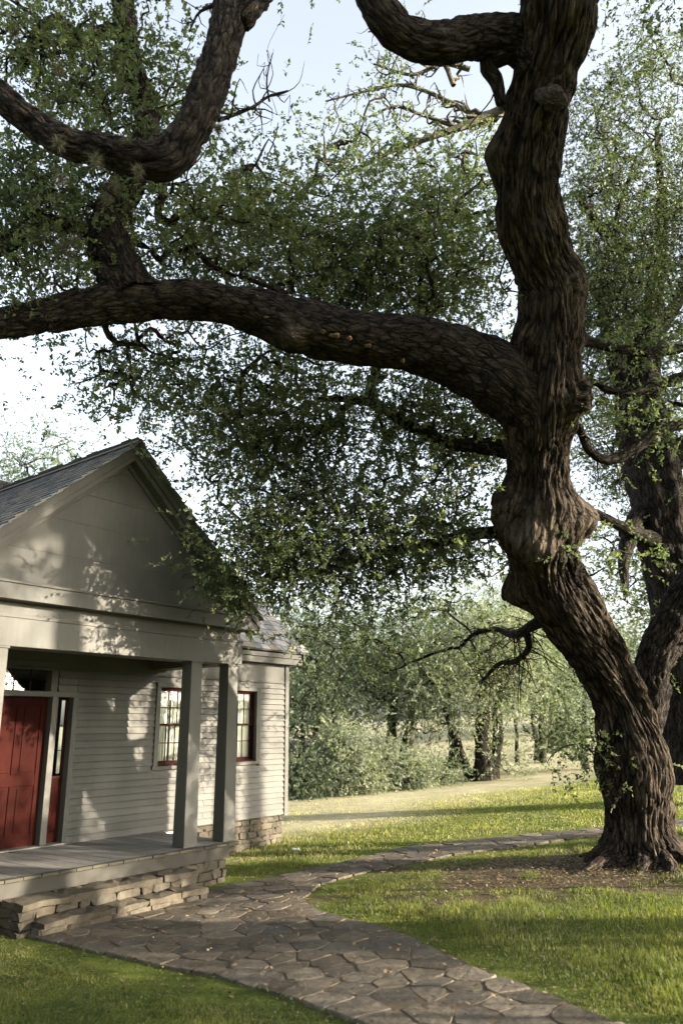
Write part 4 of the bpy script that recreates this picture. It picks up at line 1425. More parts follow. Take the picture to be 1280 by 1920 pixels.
    # (px, py, rx, ry, Y, dY, n)
    blobs = [
        (75, 90, 130, 110, 8.4, .5, 60), (200, 190, 110, 80, 8.6, .5, 40), (290, 130, 60, 80, 8.7, .4, 14), (370, 150, 40, 60, 8.8, .3, 5), (340, 190, 50, 50, 8.9, .4, 14),
        (90, 400, 150, 90, 8.8, .5, 70), (60, 505, 100, 40, 8.8, .4, 26), (250, 440, 150, 110, 9.3, .6, 60), (120, 320, 120, 50, 8.8, .5, 26),
        (450, 395, 100, 80, 10.5, .8, 62), (420, 470, 130, 70, 10.3, .8, 50), (590, 475, 100, 80, 11, .8, 84), (445, 300, 25, 25, 10.5, .4, 4), (650, 330, 50, 50, 11, .6, 20),
        (700, 430, 100, 85, 11.6, .8, 56), (835, 430, 100, 100, 11.6, .8, 76), (700, 530, 170, 75, 11.2, .8, 104), (860, 540, 80, 60, 11.2, .7, 50),
        (740, 260, 90, 50, 12, .6, 14), (870, 290, 60, 70, 12, .6, 16), (690, 110, 40, 90, 12, .6, 7),
        (260, 675, 55, 50, 10.2, .4, 18), (330, 660, 60, 60, 10.4, .5, 18), (210, 720, 30, 45, 10.2, .3, 10), (30, 640, 40, 12, 9.2, .3, 5), (240, 745, 40, 25, 10.2, .3, 7),
        (430, 720, 100, 70, 11.2, .6, 41), (560, 740, 130, 90, 11.6, .8, 75), (700, 760, 140, 90, 11.8, .8, 50), (850, 760, 100, 100, 11.8, .7, 67),
        (420, 850, 80, 70, 11.4, .6, 32), (540, 880, 140, 90, 11.7, .8, 67), (690, 900, 140, 90, 12, .8, 34), (840, 900, 90, 110, 11.8, .7, 51),
        (470, 990, 90, 60, 11.4, .6, 37), (600, 1010, 130, 70, 11.6, .7, 59), (750, 1030, 140, 55, 11.8, .7, 78), (860, 1030, 70, 50, 11.6, .5, 18),
        (425, 1085, 40, 40, 11.0, .35, 9), (520, 1055, 80, 36, 11.3, .5, 27), (660, 1100, 80, 36, 11.6, .5, 24), (690, 1160, 70, 60, 14.6, .4, 13),
        (650, 1200, 60, 55, 14.9, .4, 9), (900, 1230, 80, 50, 15.0, .5, 8), (800, 1120, 70, 50, 14.6, .4, 6),
        (1150, 655, 70, 30, yb - 2.8, .3, 8), (1220, 725, 60, 30, yb - 2.4, .3, 8), (1200, 830, 70, 40, yb - 2.2, .3, 9), (950, 1250, 50, 60, yb + 2.2, .4, 8), (1150, 1010, 50, 60, yb - 1.6, .4, 6),
        (1100, 1420, 22, 60, yb - .3, .2, 9), (1190, 1190, 40, 50, yb + 1.6, .5, 6),
        (1420, 860, 90, 170, yb - .6, 1.2, 40), (1420, 700, 150, 220, yb - .8, 1.5, 60),
        # overhead canopy beyond the frame (its shade and the look of the tree from elsewhere)
        (980, -330, 420, 180, 7.5, 1.6, 170), (500, -260, 260, 120, 8.2, 1.2, 70), (150, -160, 220, 110, 8.3, .8, 50), (1250, -200, 160, 160, 8.5, 1.5, 40),
    ]
    extra = np.column_stack([r.uniform(4.5, 9, 110), r.uniform(2.5, 5.5, 110), r.uniform(8.6, 11.5, 110)])   # unseen crown leaves added to keep sun off the bent left limb
    foliage(root, blobs, r, (.064, .033), 13, 12, .27, .27, skel, extra=extra)
    # ball moss tufts clinging to limbs
    def tuft(px, py, Y, rad, hang=0):
        c = at(px, py, Y)
        n = 300
        d = r.normal(size=(n, 3)); d /= np.linalg.norm(d, axis=1)[:, None]
        d[:, 2] -= hang
        L = rad * (.25 + .9 * r.random(n) ** 1.5)
        s = np.cross(d, r.normal(size=(n, 3))); s /= np.linalg.norm(s, axis=1)[:, None]
        p0 = c + d * rad * .1
        tipp = c + d * L[:, None] + r.normal(0, rad * .12, (n, 3))
        midp = (p0 + tipp) / 2 + r.normal(0, rad * .1, (n, 3))
        w = .0016
        V = np.stack([p0 - s * w, p0 + s * w, midp + s * w, midp - s * w, tipp + s * w * .3, tipp - s * w * .3], 1).reshape(-1, 3)
        k = np.arange(n)[:, None] * 6
        f = np.concatenate([k + [[0, 1, 2, 3]], k + [[3, 2, 4, 5]]])
        link('ball_moss', mesh_np('ball_moss', V - off, f, dict(rnd=np.repeat(r.random(n), 6))), M['moss'], root)
    for x, y, Y, rad, hg in ((110, 270, 6.2, .11, 0), (180, 300, 6.2, .12, .1), (258, 318, 6.2, .10, .1), (240, 270, 6.25, .09, -.2), (115, 330, 6.3, .09, .8), (40, 575, yb - 4.1, .2, .1), (88, 590, yb - 4.1, .15, .3),
                             (165, 545, yb - 4.0, .17, .1), (150, 580, yb - 4.0, .14, .2), (440, 280, 9.5, .12, .3), (440, 320, 9.5, .13, .5), (438, 355, 9.5, .12, .8), (400, 455, 9.8, .2, 0), (360, 465, 9.8, .22, 0),
                             (440, 475, 9.9, .18, 0), (480, 490, 10, .18, .2), (505, 500, 10, .12, .5), (430, 520, 10, .13, .4), (545, 430, 10.5, .14, .4), (565, 450, 10.5, .12, .5), (85, 190, 8, .15, .2), (110, 130, 8, .15, .2),
                             (230, 160, 8, .15, .2), (120, 465, 8.4, .22, .1), (140, 450, 8.4, .2, .1), (60, 440, 8.4, .18, .2), (410, 240, 6.4, .10, .2), (215, 345, 8.2, .16, .2), (200, 370, 8.2, .15, .3), (30, 60, 7.8, .16, .1),
                             (760, 620, yb - 3.5, .1, 0), (1095, 975, yb - 2.3, .08, .6)):
        tuft(x, y, Y, rad, hg)
    # bare lichen-grey twigs against the sky
    def bare(rows, seed, mt='bark'):
        rr = np.random.default_rng(seed)
        c = px_ctrl(rows)
        parts = []
        v, f, b, C = tube(c, .08, 6, 0, (), seed)
        parts.append((v, f, b))
        for i in range(2, len(C) - 1, 2):
            for q in range(2):
                p = C[i, :3]; dd = rr.normal(size=3); dd /= np.linalg.norm(dd)
                dd = dd + (C[i + 1, :3] - C[i - 1, :3]) * 2
                L = rr.uniform(.15, .45)
                k = np.array([[*p, C[i, 3] * .6], [*(p + dd * L * .35 + rr.normal(0, .05, 3)), C[i, 3] * .45], [*(p + dd * L * .7 + rr.normal(0, .07, 3)), C[i, 3] * .3], [*(p + dd * L + rr.normal(0, .09, 3)), .002]])
                v, f, b, C2 = tube(k, .08, 5, 0, (), seed)
                parts.append((v, f, b))
        bv, bf, bb = join(parts)
        link('bare_branch', mesh_np('bare_branch', bv - off, bf, dict(bark=bb), True), M[mt], root)
    bare([(410, 225, 9, 6.6), (440, 215, 7, 6.8), (475, 200, 6, 7), (505, 180, 5, 7.2), (540, 170, 3, 7.3)], 3)
    bare([(505, 190, 4, 7.2), (500, 150, 3, 7.2), (511, 100, 2, 7.2)], 4)
    bare([(400, 10, 8, 6.6), (372, 25, 5, 6.6), (355, 60, 3, 6.6)], 5)
    for sd, rows in enumerate(([(960, 200, 26, 12.5), (880, 232, 16, 12.5), (800, 260, 12, 12.5), (720, 290, 8, 12.5), (650, 330, 4, 12.5)],
                               [(900, 225, 12, 12.5), (840, 190, 9, 12.6), (760, 160, 7, 12.7), (690, 170, 5, 12.7), (610, 190, 3, 12.7)],
                               [(860, 240, 10, 12.5), (790, 215, 8, 12.4), (740, 200, 6, 12.4), (690, 220, 4, 12.4)],
                               [(880, 130, 12, 12.6), (830, 120, 9, 12.6), (770, 140, 7, 12.6), (700, 120, 4, 12.6)],
                               [(850, 160, 10, 12.6), (820, 90, 8, 12.6), (770, 40, 6, 12.6), (690, 60, 3, 12.6)])):
        bare(rows, 40 + sd, 'lichen')
main_oak()

# ---- second oak at the right edge
def second_oak():
    r = np.random.default_rng(33)
    yb = 19.5
    b = at(1285, 1440, yb); bz = float(ground_z(b[0], b[1]))
    root = empty('live_oak', (b[0], b[1], bz - .05), 0, **thing_props('straighter live oak standing behind the big leaning oak at right edge', 'tree'))
    off = np.array(root.location)
    rows = [(1296, 1470, 110, yb), (1290, 1420, 92, yb), (1280, 1330, 84, yb), (1268, 1220, 92, yb - .1), (1262, 1120, 96, yb - .2), (1246, 1020, 98, yb - .3), (1232, 930, 96, yb - .4),
            (1212, 840, 92, yb - .5), (1200, 760, 86, yb - .6), (1208, 660, 56, yb - .6), (1228, 540, 34, yb - .6), (1240, 400, 20, yb - .6), (1230, 240, 9, yb - .6)]
    v, f, bb, C = tube(px_ctrl(rows), .05, 80, .028, (), 7, True, flute=.25)
    link('trunk', mesh_np('trunk', v - off, f, dict(bark=bb), True), M['bark2'], root)
    sk = [C[8::5, :3]]
    for k, rw in enumerate(([(1225, 945, 40, yb - .4), (1195, 965, 34, yb - .6), (1178, 1010, 30, yb - .8), (1168, 1055, 22, yb - 1), (1172, 1100, 14, yb - 1.2), (1170, 1125, 5, yb - 1.25)],
                            [(1240, 1020, 40, yb - .5), (1190, 1000, 24, yb - 1), (1140, 975, 20, yb - 1.4), (1100, 955, 16, yb - 1.8)],
                            [(1200, 780, 50, yb - .6), (1160, 700, 34, yb - .8), (1130, 560, 18, yb - 1), (1150, 430, 12, yb - 1), (1190, 300, 6, yb - 1)],
                            [(1215, 640, 36, yb - .6), (1270, 560, 24, yb - .4), (1320, 420, 15, yb), (1300, 250, 8, yb)],
                            [(1170, 470, 24, yb - 1), (1120, 420, 18, yb - 1.4), (1080, 360, 12, yb - 1.6)],
                            [(1240, 880, 50, yb - .4), (1330, 800, 40, yb - .2), (1450, 700, 30, yb)])):
        v, f, bb, c = tube(px_ctrl(rw), .05, 24, .008, (), 60 + k, True)
        link('limb', mesh_np('limb', v - off, f, dict(bark=bb), True), M['bark2'], root)
        sk.append(c[::4, :3])
    blobs = [(1180, 260, 120, 150, yb - 1, 1.6, 117), (1130, 420, 80, 130, yb - 1, 1.4, 97), (1210, 480, 110, 150, yb - 1, 1.6, 156), (1140, 600, 80, 90, yb - 1, 1.4, 85), (1230, 680, 90, 110, yb + 1.6, .9, 85),
             (1150, 760, 70, 80, yb + 1.6, .9, 50), (1140, 900, 60, 90, yb + 1.6, .9, 50), (1230, 900, 70, 100, yb + 1.6, .9, 46), (1160, 1050, 60, 70, yb + 1.6, .9, 35), (1200, 1130, 60, 60, yb + 1.6, .9, 19),
             (1240, 130, 60, 110, yb - 1, 1.2, 39), (1130, 180, 40, 70, yb - 1, 1, 15), (1400, 400, 150, 300, yb, 2, 175), (1080, 520, 40, 160, yb - 1, 1, 46), (1400, 800, 120, 160, yb, 1.5, 46)]
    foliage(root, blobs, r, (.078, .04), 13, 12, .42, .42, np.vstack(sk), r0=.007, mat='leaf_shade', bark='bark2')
second_oak()

# ---- background trees: trunk(s) + crown made of clumps
def bg_tree(name, label, base_px, Y, trunks, crown, leaf=(.085, .05), mat='leaf_far', n=60, sprigs=18, nl=13, cat='tree', group=None, spread=.75, seed=0, bark='bark2', world_xy=None, sl=.55, hollow=True):
    """trunks: list of (dx, dy(lean top), radius, height) metres; crown: list of (dx, dy, dz, rx, ry, rz, weight)"""
    r = np.random.default_rng(seed + 100)
    if world_xy is None:
        d = ray(*base_px); p = CAM + d * (Y / d[1]); x, y = p[0], Y
    else:
        x, y = world_xy
    z = float(ground_z(x, y))
    root = empty(name, (x, y, z - .05), 0, **thing_props(label, cat, group))
    O = np.array([x, y, z])
    off = np.array(root.location)
    sk = []
    for k, (dx, dy, lx, ly, rad, h) in enumerate(trunks):
        c = []
        for t in np.linspace(0, 1, 6):
            c.append([O[0] + dx + lx * t + r.normal(0, .06) * (t > 0), O[1] + dy + ly * t + r.normal(0, .06), O[2] - .1 + h * t, rad * (1.25 - .25 * min(1, t * 5)) * (1 - .55 * t)])
        v, f, bb, C = tube(c, .18, 12, .015 if rad > .1 else 0, (), seed + k, True)
        link('trunk', mesh_np('trunk', v - off, f, dict(bark=bb), True), M[bark], root)
        sk.append(C[2:, :3])
    W = np.array([c[6] for c in crown], float); W /= W.sum()
    n = int(n * 1.5) if group != 'oaks to the right of the path' else n
    Cc = []
    for (dx, dy, dz, rx, ry, rz, w), wt in zip(crown, W):
        m_ = max(1, int(round(n * wt)))
        d = r.normal(size=(m_, 3)); d /= np.linalg.norm(d, axis=1)[:, None]
        q = r.random(m_) ** (1 / 3 if not hollow else 1 / 4.5)
        Cc.append(O + np.array([dx, dy, dz]) + d * q[:, None] * np.array([rx, ry, rz]))
    Cc = np.vstack(Cc)
    Cc[:, 2] = np.maximum(Cc[:, 2], ground_z(Cc[:, 0], Cc[:, 1]) + .25)
    foliage_from(root, Cc, r, leaf, sprigs, nl, sl, spread, np.vstack(sk) if sk else None, mat, bark, 'foliage', .012, .7, .15, branches=bool(sk), twigs=False)
    return root

G = 'trees beyond the dry field'
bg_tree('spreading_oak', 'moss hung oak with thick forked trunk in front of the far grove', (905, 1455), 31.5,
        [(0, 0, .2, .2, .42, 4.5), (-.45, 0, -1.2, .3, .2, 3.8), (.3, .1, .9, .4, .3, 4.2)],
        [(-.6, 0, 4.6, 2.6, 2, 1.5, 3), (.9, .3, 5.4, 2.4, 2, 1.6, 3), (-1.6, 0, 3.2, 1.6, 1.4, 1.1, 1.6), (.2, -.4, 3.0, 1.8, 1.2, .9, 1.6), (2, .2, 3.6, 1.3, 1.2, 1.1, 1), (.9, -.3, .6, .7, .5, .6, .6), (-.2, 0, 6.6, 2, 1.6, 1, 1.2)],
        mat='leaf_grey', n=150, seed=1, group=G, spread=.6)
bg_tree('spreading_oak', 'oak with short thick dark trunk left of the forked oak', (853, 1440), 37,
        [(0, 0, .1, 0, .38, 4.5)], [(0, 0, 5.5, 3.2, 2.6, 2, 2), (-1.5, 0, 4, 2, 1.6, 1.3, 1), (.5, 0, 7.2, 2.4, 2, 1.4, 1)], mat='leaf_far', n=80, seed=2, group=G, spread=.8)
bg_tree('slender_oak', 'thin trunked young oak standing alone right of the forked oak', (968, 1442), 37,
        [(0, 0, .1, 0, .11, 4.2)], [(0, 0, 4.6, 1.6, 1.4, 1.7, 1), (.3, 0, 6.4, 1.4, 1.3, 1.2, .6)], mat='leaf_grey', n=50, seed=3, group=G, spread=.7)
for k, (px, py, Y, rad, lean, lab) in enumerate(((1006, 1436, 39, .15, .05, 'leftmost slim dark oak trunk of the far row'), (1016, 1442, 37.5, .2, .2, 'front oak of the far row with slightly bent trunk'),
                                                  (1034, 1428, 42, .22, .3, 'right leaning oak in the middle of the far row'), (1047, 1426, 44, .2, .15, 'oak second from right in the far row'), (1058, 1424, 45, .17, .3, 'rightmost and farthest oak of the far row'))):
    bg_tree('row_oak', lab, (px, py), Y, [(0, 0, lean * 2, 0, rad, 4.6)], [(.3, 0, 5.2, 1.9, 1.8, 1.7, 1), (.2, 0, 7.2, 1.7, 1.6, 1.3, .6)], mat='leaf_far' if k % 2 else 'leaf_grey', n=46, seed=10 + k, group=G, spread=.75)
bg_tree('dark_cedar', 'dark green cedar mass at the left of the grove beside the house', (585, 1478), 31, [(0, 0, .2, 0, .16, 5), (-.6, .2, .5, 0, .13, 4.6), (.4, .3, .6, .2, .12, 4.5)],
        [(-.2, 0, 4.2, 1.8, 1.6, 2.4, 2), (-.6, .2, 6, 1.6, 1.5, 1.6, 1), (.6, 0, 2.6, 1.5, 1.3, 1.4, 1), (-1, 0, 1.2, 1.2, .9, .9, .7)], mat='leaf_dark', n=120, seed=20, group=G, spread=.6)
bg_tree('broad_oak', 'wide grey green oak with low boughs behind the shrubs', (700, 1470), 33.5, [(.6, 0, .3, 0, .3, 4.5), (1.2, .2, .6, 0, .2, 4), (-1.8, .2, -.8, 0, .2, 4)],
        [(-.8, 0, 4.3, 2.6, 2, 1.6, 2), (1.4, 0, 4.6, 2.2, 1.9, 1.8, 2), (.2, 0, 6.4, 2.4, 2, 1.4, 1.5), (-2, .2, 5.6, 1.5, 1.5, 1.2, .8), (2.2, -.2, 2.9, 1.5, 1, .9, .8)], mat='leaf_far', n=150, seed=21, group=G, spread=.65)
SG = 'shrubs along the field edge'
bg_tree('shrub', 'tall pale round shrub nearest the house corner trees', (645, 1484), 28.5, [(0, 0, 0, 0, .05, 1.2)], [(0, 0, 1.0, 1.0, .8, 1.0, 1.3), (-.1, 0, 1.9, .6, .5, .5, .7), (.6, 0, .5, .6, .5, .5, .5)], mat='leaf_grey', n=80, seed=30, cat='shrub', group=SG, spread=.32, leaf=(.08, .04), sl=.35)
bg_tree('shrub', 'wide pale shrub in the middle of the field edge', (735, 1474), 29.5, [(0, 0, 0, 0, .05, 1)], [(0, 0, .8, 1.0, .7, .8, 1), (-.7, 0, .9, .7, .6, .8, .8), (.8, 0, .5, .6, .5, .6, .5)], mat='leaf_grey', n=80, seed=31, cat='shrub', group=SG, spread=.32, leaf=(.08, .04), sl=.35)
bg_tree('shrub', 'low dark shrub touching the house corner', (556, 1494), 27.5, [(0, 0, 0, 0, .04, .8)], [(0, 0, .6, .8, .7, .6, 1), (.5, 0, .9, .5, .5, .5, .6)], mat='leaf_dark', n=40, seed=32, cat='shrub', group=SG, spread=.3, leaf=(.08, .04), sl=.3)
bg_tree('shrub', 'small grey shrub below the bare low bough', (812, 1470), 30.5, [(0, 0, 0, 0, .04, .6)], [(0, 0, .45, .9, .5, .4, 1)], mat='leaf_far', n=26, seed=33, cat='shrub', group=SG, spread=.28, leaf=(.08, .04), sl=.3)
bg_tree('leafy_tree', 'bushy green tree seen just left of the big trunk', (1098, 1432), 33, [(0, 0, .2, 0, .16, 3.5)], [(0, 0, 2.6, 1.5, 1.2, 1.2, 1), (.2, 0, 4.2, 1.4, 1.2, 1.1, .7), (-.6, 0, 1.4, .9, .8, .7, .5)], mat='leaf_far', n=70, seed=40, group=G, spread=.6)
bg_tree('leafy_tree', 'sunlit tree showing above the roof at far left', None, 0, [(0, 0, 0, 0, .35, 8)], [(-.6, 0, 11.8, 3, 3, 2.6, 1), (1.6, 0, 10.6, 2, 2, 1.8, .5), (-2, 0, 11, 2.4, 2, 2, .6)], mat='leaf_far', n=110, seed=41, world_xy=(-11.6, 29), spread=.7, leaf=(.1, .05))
# farther woods, tree by tree
FG = 'distant trees on the rise'
for k, (x, y, h, lab) in enumerate(((-7, 52, 9, 'distant dark tree behind the house corner'), (-1.5, 58, 10, 'distant tree behind the cedar mass'), (4.5, 55, 9, 'distant tree behind the broad oak'), (10.5, 60, 10, 'distant tree behind the forked oak'),
                                    (16.5, 58, 9, 'distant tree behind the young slender oak'), (22, 62, 10, 'distant tree behind the far row of trunks'), (28, 64, 9, 'distant tree left of the big trunk'), (35, 66, 9, 'distant tree just right of the big trunk'), (46, 74, 10, 'distant tree at the right edge of the rise'))):
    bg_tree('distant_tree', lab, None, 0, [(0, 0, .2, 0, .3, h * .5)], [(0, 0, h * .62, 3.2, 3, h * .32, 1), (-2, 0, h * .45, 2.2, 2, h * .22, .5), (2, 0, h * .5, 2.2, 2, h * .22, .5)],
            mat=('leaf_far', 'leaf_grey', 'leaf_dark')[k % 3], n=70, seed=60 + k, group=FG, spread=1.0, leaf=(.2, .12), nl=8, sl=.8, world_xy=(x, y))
# unseen oaks added outside the frame to shape the shade from the right
OG = 'oaks to the right of the path'
for k, (x, y, h, rc, low, lab) in enumerate(((13.5, 6.2, 15.5, 4.2, 1, 'unseen broad oak added to shade the scene from the right'), (19, 1.2, 16, 4.6, 0, 'unseen oak added for shade nearest the camera on the right'),
                                              (14.5, 11.6, 14.5, 4.0, 0, 'tall unseen oak added for shade close behind the path on the right'), (27, -1.5, 16, 5, 0, 'large unseen oak added for shade far to the right of the path'), (26, 9.5, 17, 4.6, 0, 'unseen oak added for shade farthest right beyond the path end'), (23, 15.3, 19, 5.0, 0, 'tallest unseen oak added to shade the second oak from the right'))):
    cr_ = [(0, 0, h * .76, rc, rc, h * .2, 1.3), (-rc * .5, 0, h * .62, rc * .7, rc * .7, h * .08, .25)]
    
    bg_tree('added_shade_oak', lab, None, 0, [(0, 0, .3, 0, .4, h * .6)], cr_, mat='leaf_far', n=260, seed=80 + k, group=OG, spread=.7, leaf=(.14, .085), nl=6, sprigs=15, sl=.6, world_xy=(x, y))
for k, (x, y, zc, rx, ry, rz, n_, lab) in enumerate(((12.6, 3.6, 4.0, 1.4, 1.3, 1.5, 120, 'unseen sapling added for shade in front of the row on the right'), (13.2, 5.6, 2.9, 1.2, .35, .6, 24, 'thin unseen sapling added between the others for a streak of shade'), (13.8, 8.3, 4.3, 1.2, 1.0, 1.2, 44, 'unseen sapling added for shade beside the path on the right'))):  # unseen saplings added to throw streaks of shade across the lawn
    bg_tree('added_shade_sapling', lab, None, 0, [(0, 0, .1, 0, .07, zc)], [(0, 0, zc, rx, ry, rz, 1)], mat='leaf_far', n=n_, seed=95 + k, group='unseen saplings added for shade on the right', spread=.3, leaf=(.10, .06), nl=8, sprigs=12, sl=.35, world_xy=(x, y))
for k, (x, y, h, rc, lab) in enumerate(((-6.5, -2, 11, 5, 'unseen oak added behind the viewer on the left to block sky light'), (5, -5, 12, 5, 'unseen oak added behind the viewer on the right to block sky light'))):  # unseen oaks added behind the camera to dim the sky light
    bg_tree('added_shade_oak', lab, None, 0, [(0, 0, .3, 0, .4, h * .6)], [(0, 0, h * .7, rc, rc, h * .2, 1.3), (0, rc * .6, h * .6, rc * .7, rc * .7, h * .14, .6)],
            mat='leaf_far', n=120, seed=90 + k, group=OG, spread=.9, leaf=(.16, .09), nl=8, sprigs=15, sl=.6, world_xy=(x, y))

# ------------------------------------------------------------------ grass
def blades(name, n, region, hgt, wid, dryf, seed, label):
    r = np.random.default_rng(seed)
    xs, ys = region(r, n)
    hx = (xs - HO[0]) * HU[0] + (ys - HO[1]) * HU[1]; hb = (xs - HO[0]) * HN[0] + (ys - HO[1]) * HN[1]
    dpath = dist_poly(PATH, xs, ys)
    keep = ~inside(PATH, xs, ys) | (dpath < .09 * r.random(len(xs)) ** 1.5)
    keep &= ~((hx > -9) & (hx < 3.62) & (hb < -Dw + .02)) & ~((hx > -5.4) & (hx < -.1) & (hb < .0) & (hb > -3)) & ~((hx > -4.0) & (hx < -1.1) & (hb < .75) & (hb > -.1))
    dirt = dirt_and_shade_of(xs, ys)
    keep &= r.random(len(xs)) > dirt * .93
    patch = vnoise(np.stack([xs * 1.1, ys * 1.1, xs * 0], 1), 31)
    keep &= r.random(len(xs)) < .35 + 1.1 * patch + .6 * (1 - sstep(-1.5, 1.0, xs + .25 * (ys - 9)))
    keep &= np.hypot(xs - TREE_BASE[0], ys - TREE_BASE[1]) > .75
    keep &= r.random(len(xs)) > .55 * dry_of(xs, ys)
    xs, ys = xs[keep], ys[keep]; patch = patch[keep]
    n = len(xs)
    tall = vnoise(np.stack([xs * .7, ys * .7, xs * 0], 1), 77)
    clump = vnoise(np.stack([xs * 4, ys * 4, xs * 0], 1), 78)
    edge = np.clip(dist_poly(PATH, xs, ys) / .7, .35, 1)
    side = sstep(-1.2, .8, xs + .25 * (ys - 9))      # cropped on the left of the path, longer on the right
    h = hgt * (.5 + .82 * side) * (.5 + .8 * r.random(n)) * (.45 + .9 * tall * clump * 1.8) * edge * (1 - .6 * dirt_and_shade_of(xs, ys))
    h = h * (1 - .6 * dry_of(xs, ys))
    z = ground_z(xs, ys) - .004
    a = r.random(n) * 2 * np.pi
    lean = r.random(n) * .55 + .05
    d = np.stack([np.cos(a), np.sin(a), np.zeros(n)], 1)
    s = np.stack([-np.sin(a), np.cos(a), np.zeros(n)], 1)
    w = wid * (.6 + .8 * r.random(n))
    P = np.stack([xs, ys, z], 1)
    upv = np.array([0, 0, 1.])
    mid = P + d * (h * lean * .3)[:, None] + upv * (h * .55)[:, None]
    tip = P + d * (h * lean)[:, None] + upv * (h * (1 - .25 * lean))[:, None]
    V = np.stack([P - s * w[:, None] / 2, P + s * w[:, None] / 2, mid + s * w[:, None] * .4, tip, mid - s * w[:, None] * .4], 1).reshape(-1, 3)
    k = np.arange(n)[:, None] * 5
    # quad + degenerate-free triangle stored as quad pairs
    f1 = k + np.array([[0, 1, 2, 4]]); f2 = k + np.array([[4, 2, 3]])
    me = bpy.data.meshes.new(name)
    F1 = f1.astype(np.int32); F2 = f2.astype(np.int32)
    me.vertices.add(len(V)); me.vertices.foreach_set('co', V.astype(np.float32).ravel())
    me.loops.add(F1.size + F2.size); me.loops.foreach_set('vertex_index', np.concatenate([F1.ravel(), F2.ravel()]))
    me.polygons.add(len(F1) + len(F2))
    me.polygons.foreach_set('loop_start', np.concatenate([np.arange(0, F1.size, 4), F1.size + np.arange(0, F2.size, 3)]).astype(np.int32))
    dryv = dry_of(xs, ys)
    rnd = np.clip(dryv * 1.0 + (1 - dryv * .5) * .6 * r.random(n) + .4 * (1 - patch) + dryf, 0, 1)
    at_ = me.attributes.new('rnd', 'FLOAT', 'POINT'); at_.data.foreach_set('value', np.repeat(rnd, 5).astype(np.float32))
    me.update(calc_edges=True)
    link(name, me, M['grass'], None, kind='stuff', label=label)
M['grass'] = m_leaf('grass_blade', [(.044, .058, .016), (.078, .099, .024), (.12, .138, .035), (.175, .168, .065), (.31, .285, .19)], .48, .55)

def cone(y0, y1, p0=-.52, p1=.52, pw=1.0):
    def reg(r, n):
        y = y0 + (y1 - y0) * r.random(n) ** pw
        x = y * (p0 + (p1 - p0) * r.random(n))
        return x, y
    return reg
blades('lawn_grass', 270000, cone(5.4, 15, -.55, .52, 1.15), .068, .0058, .0, 1, 'ragged green lawn grass near the flagstone path')
blades('field_grass', 90000, cone(15, 27, -.2, .6), 0.05, .012, .14, 2, 'mown lawn grass between the path and the dry field')

def litter():
    r = np.random.default_rng(5)
    n = 9000
    xs = TREE_BASE[0] + r.normal(0, 2.2, n) - .5; ys = TREE_BASE[1] + r.normal(0, 1.1, n) - .1
    n2 = 2600
    xs = np.r_[xs, r.uniform(-5, 3, n2)]; ys = np.r_[ys, r.uniform(6.5, 14, n2)]
    keep = np.hypot(xs - TREE_BASE[0], ys - TREE_BASE[1]) > .6
    hx = (xs - HO[0]) * HU[0] + (ys - HO[1]) * HU[1]; hb = (xs - HO[0]) * HN[0] + (ys - HO[1]) * HN[1]
    keep &= ~((hx > -9) & (hx < 3.62) & (hb < .05)) & ~((hx > -4.0) & (hx < -1.1) & (hb < .75))
    xs, ys = xs[keep], ys[keep]; n = len(xs)
    z = ground_z(xs, ys) + np.where(inside(PATH, xs, ys), .062, .02)
    a = r.random(n) * 6.28
    d = np.stack([np.cos(a), np.sin(a), r.normal(0, .25, n)], 1); s = np.stack([-np.sin(a), np.cos(a), r.normal(0, .25, n)], 1)
    L = .055 * (.35 + .9 * r.random(n)); P = np.stack([xs, ys, z], 1)
    V = np.stack([P - d * L[:, None] / 2, P + s * L[:, None] * .22, P + d * L[:, None] / 2, P - s * L[:, None] * .22], 1).reshape(-1, 3)
    mt = m_leaf('dead_leaf', [(.06, .04, .025), (.14, .10, .06), (.24, .18, .11)], .15, .8)
    link('leaf_litter', mesh_np('leaf_litter', V, np.arange(n * 4).reshape(n, 4), dict(rnd=np.repeat(r.random(n), 4))), mt, None, kind='stuff', label='fallen dead leaves under the big oak')
litter()

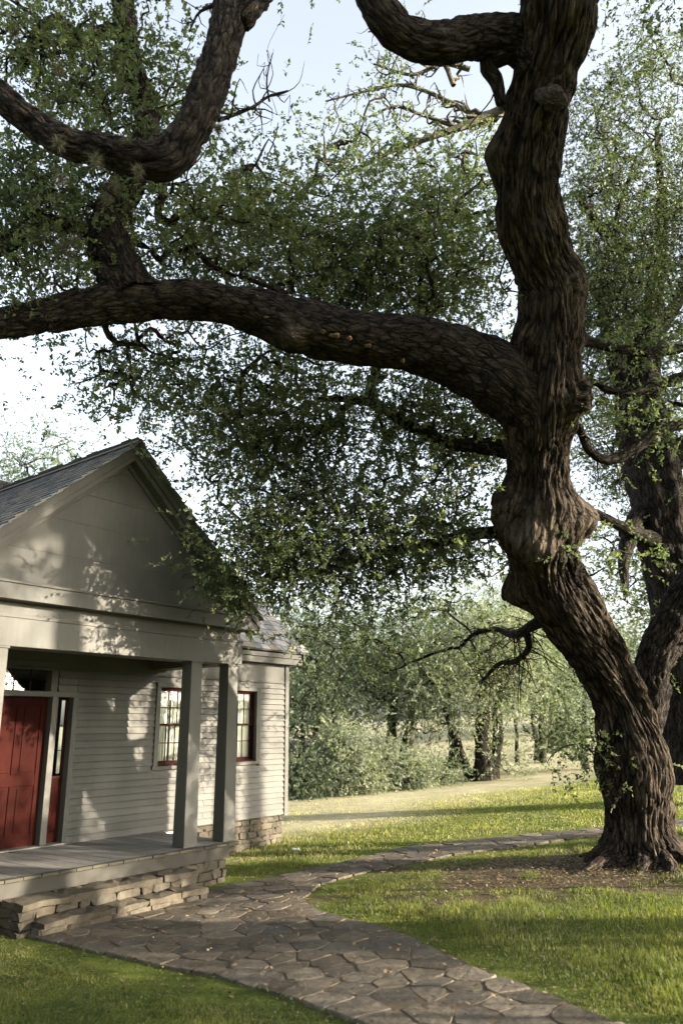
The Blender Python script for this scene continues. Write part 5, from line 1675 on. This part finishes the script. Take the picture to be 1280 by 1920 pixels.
def weeds():
    """low round-leaved weeds and clover between the blades near the path"""
    r = np.random.default_rng(15)
    n = 26000
    ys = 5.6 + 4.6 * r.random(n); xs = ys * (-.55 + .95 * r.random(n))
    k = ~inside(PATH, xs, ys) & (r.random(n) < 1.5 * vnoise(np.stack([xs * 1.7, ys * 1.7, xs * 0], 1), 41) - .2) & (r.random(n) < 1.1 - sstep(-1.0, 2.5, xs))
    hx = (xs - HO[0]) * HU[0] + (ys - HO[1]) * HU[1]; hb = (xs - HO[0]) * HN[0] + (ys - HO[1]) * HN[1]
    k &= ~((hx > -4.1) & (hx < -1.0) & (hb < .8)) & ~(hb < .1)
    xs, ys = xs[k], ys[k]; n = len(xs)
    z = ground_z(xs, ys) + .015 + .05 * r.random(n)
    a = r.random(n) * 6.28
    d = np.stack([np.cos(a), np.sin(a), r.normal(0, .35, n)], 1); s_ = np.stack([-np.sin(a), np.cos(a), r.normal(0, .35, n)], 1)
    L = .03 * (.5 + .9 * r.random(n)); P = np.stack([xs, ys, z], 1)
    V = np.stack([P - d * L[:, None] / 2, P + s_ * L[:, None] * .36, P + d * L[:, None] / 2, P - s_ * L[:, None] * .36], 1).reshape(-1, 3)
    mt = m_leaf('weed_leaf', [(.03, .05, .014), (.05, .075, .02), (.08, .10, .03)], .35, .6)
    link('lawn_weeds', mesh_np('lawn_weeds', V, np.arange(n * 4).reshape(n, 4), dict(rnd=np.repeat(r.random(n), 4))), mt, None, kind='stuff', label='low clover and weeds in the lawn left of the path')
weeds()

# small white scrap on the lawn beside the house
def scrap():
    p = at_ground(555, 1598)
    mb = MB()
    pts = [(-.07, -.03, .03), (.0, -.045, .05), (.08, -.02, .035), (.06, .03, .06), (-.02, .045, .045), (-.08, .02, .065)]
    mb.poly(pts + [(x, y, z + .012) for x, y, z in pts], [(5, 4, 3, 2, 1, 0), (6, 7, 8, 9, 10, 11)] + [(i, (i + 1) % 6, 6 + (i + 1) % 6, 6 + i) for i in range(6)])
    o = mb.build('paper_scrap', m_flat('white_scrap', (.7, .72, .72), .7, .2), None, 0, **thing_props('small crumpled white scrap lying in the grass by the house', 'litter'))
    o.location = p
scrap()
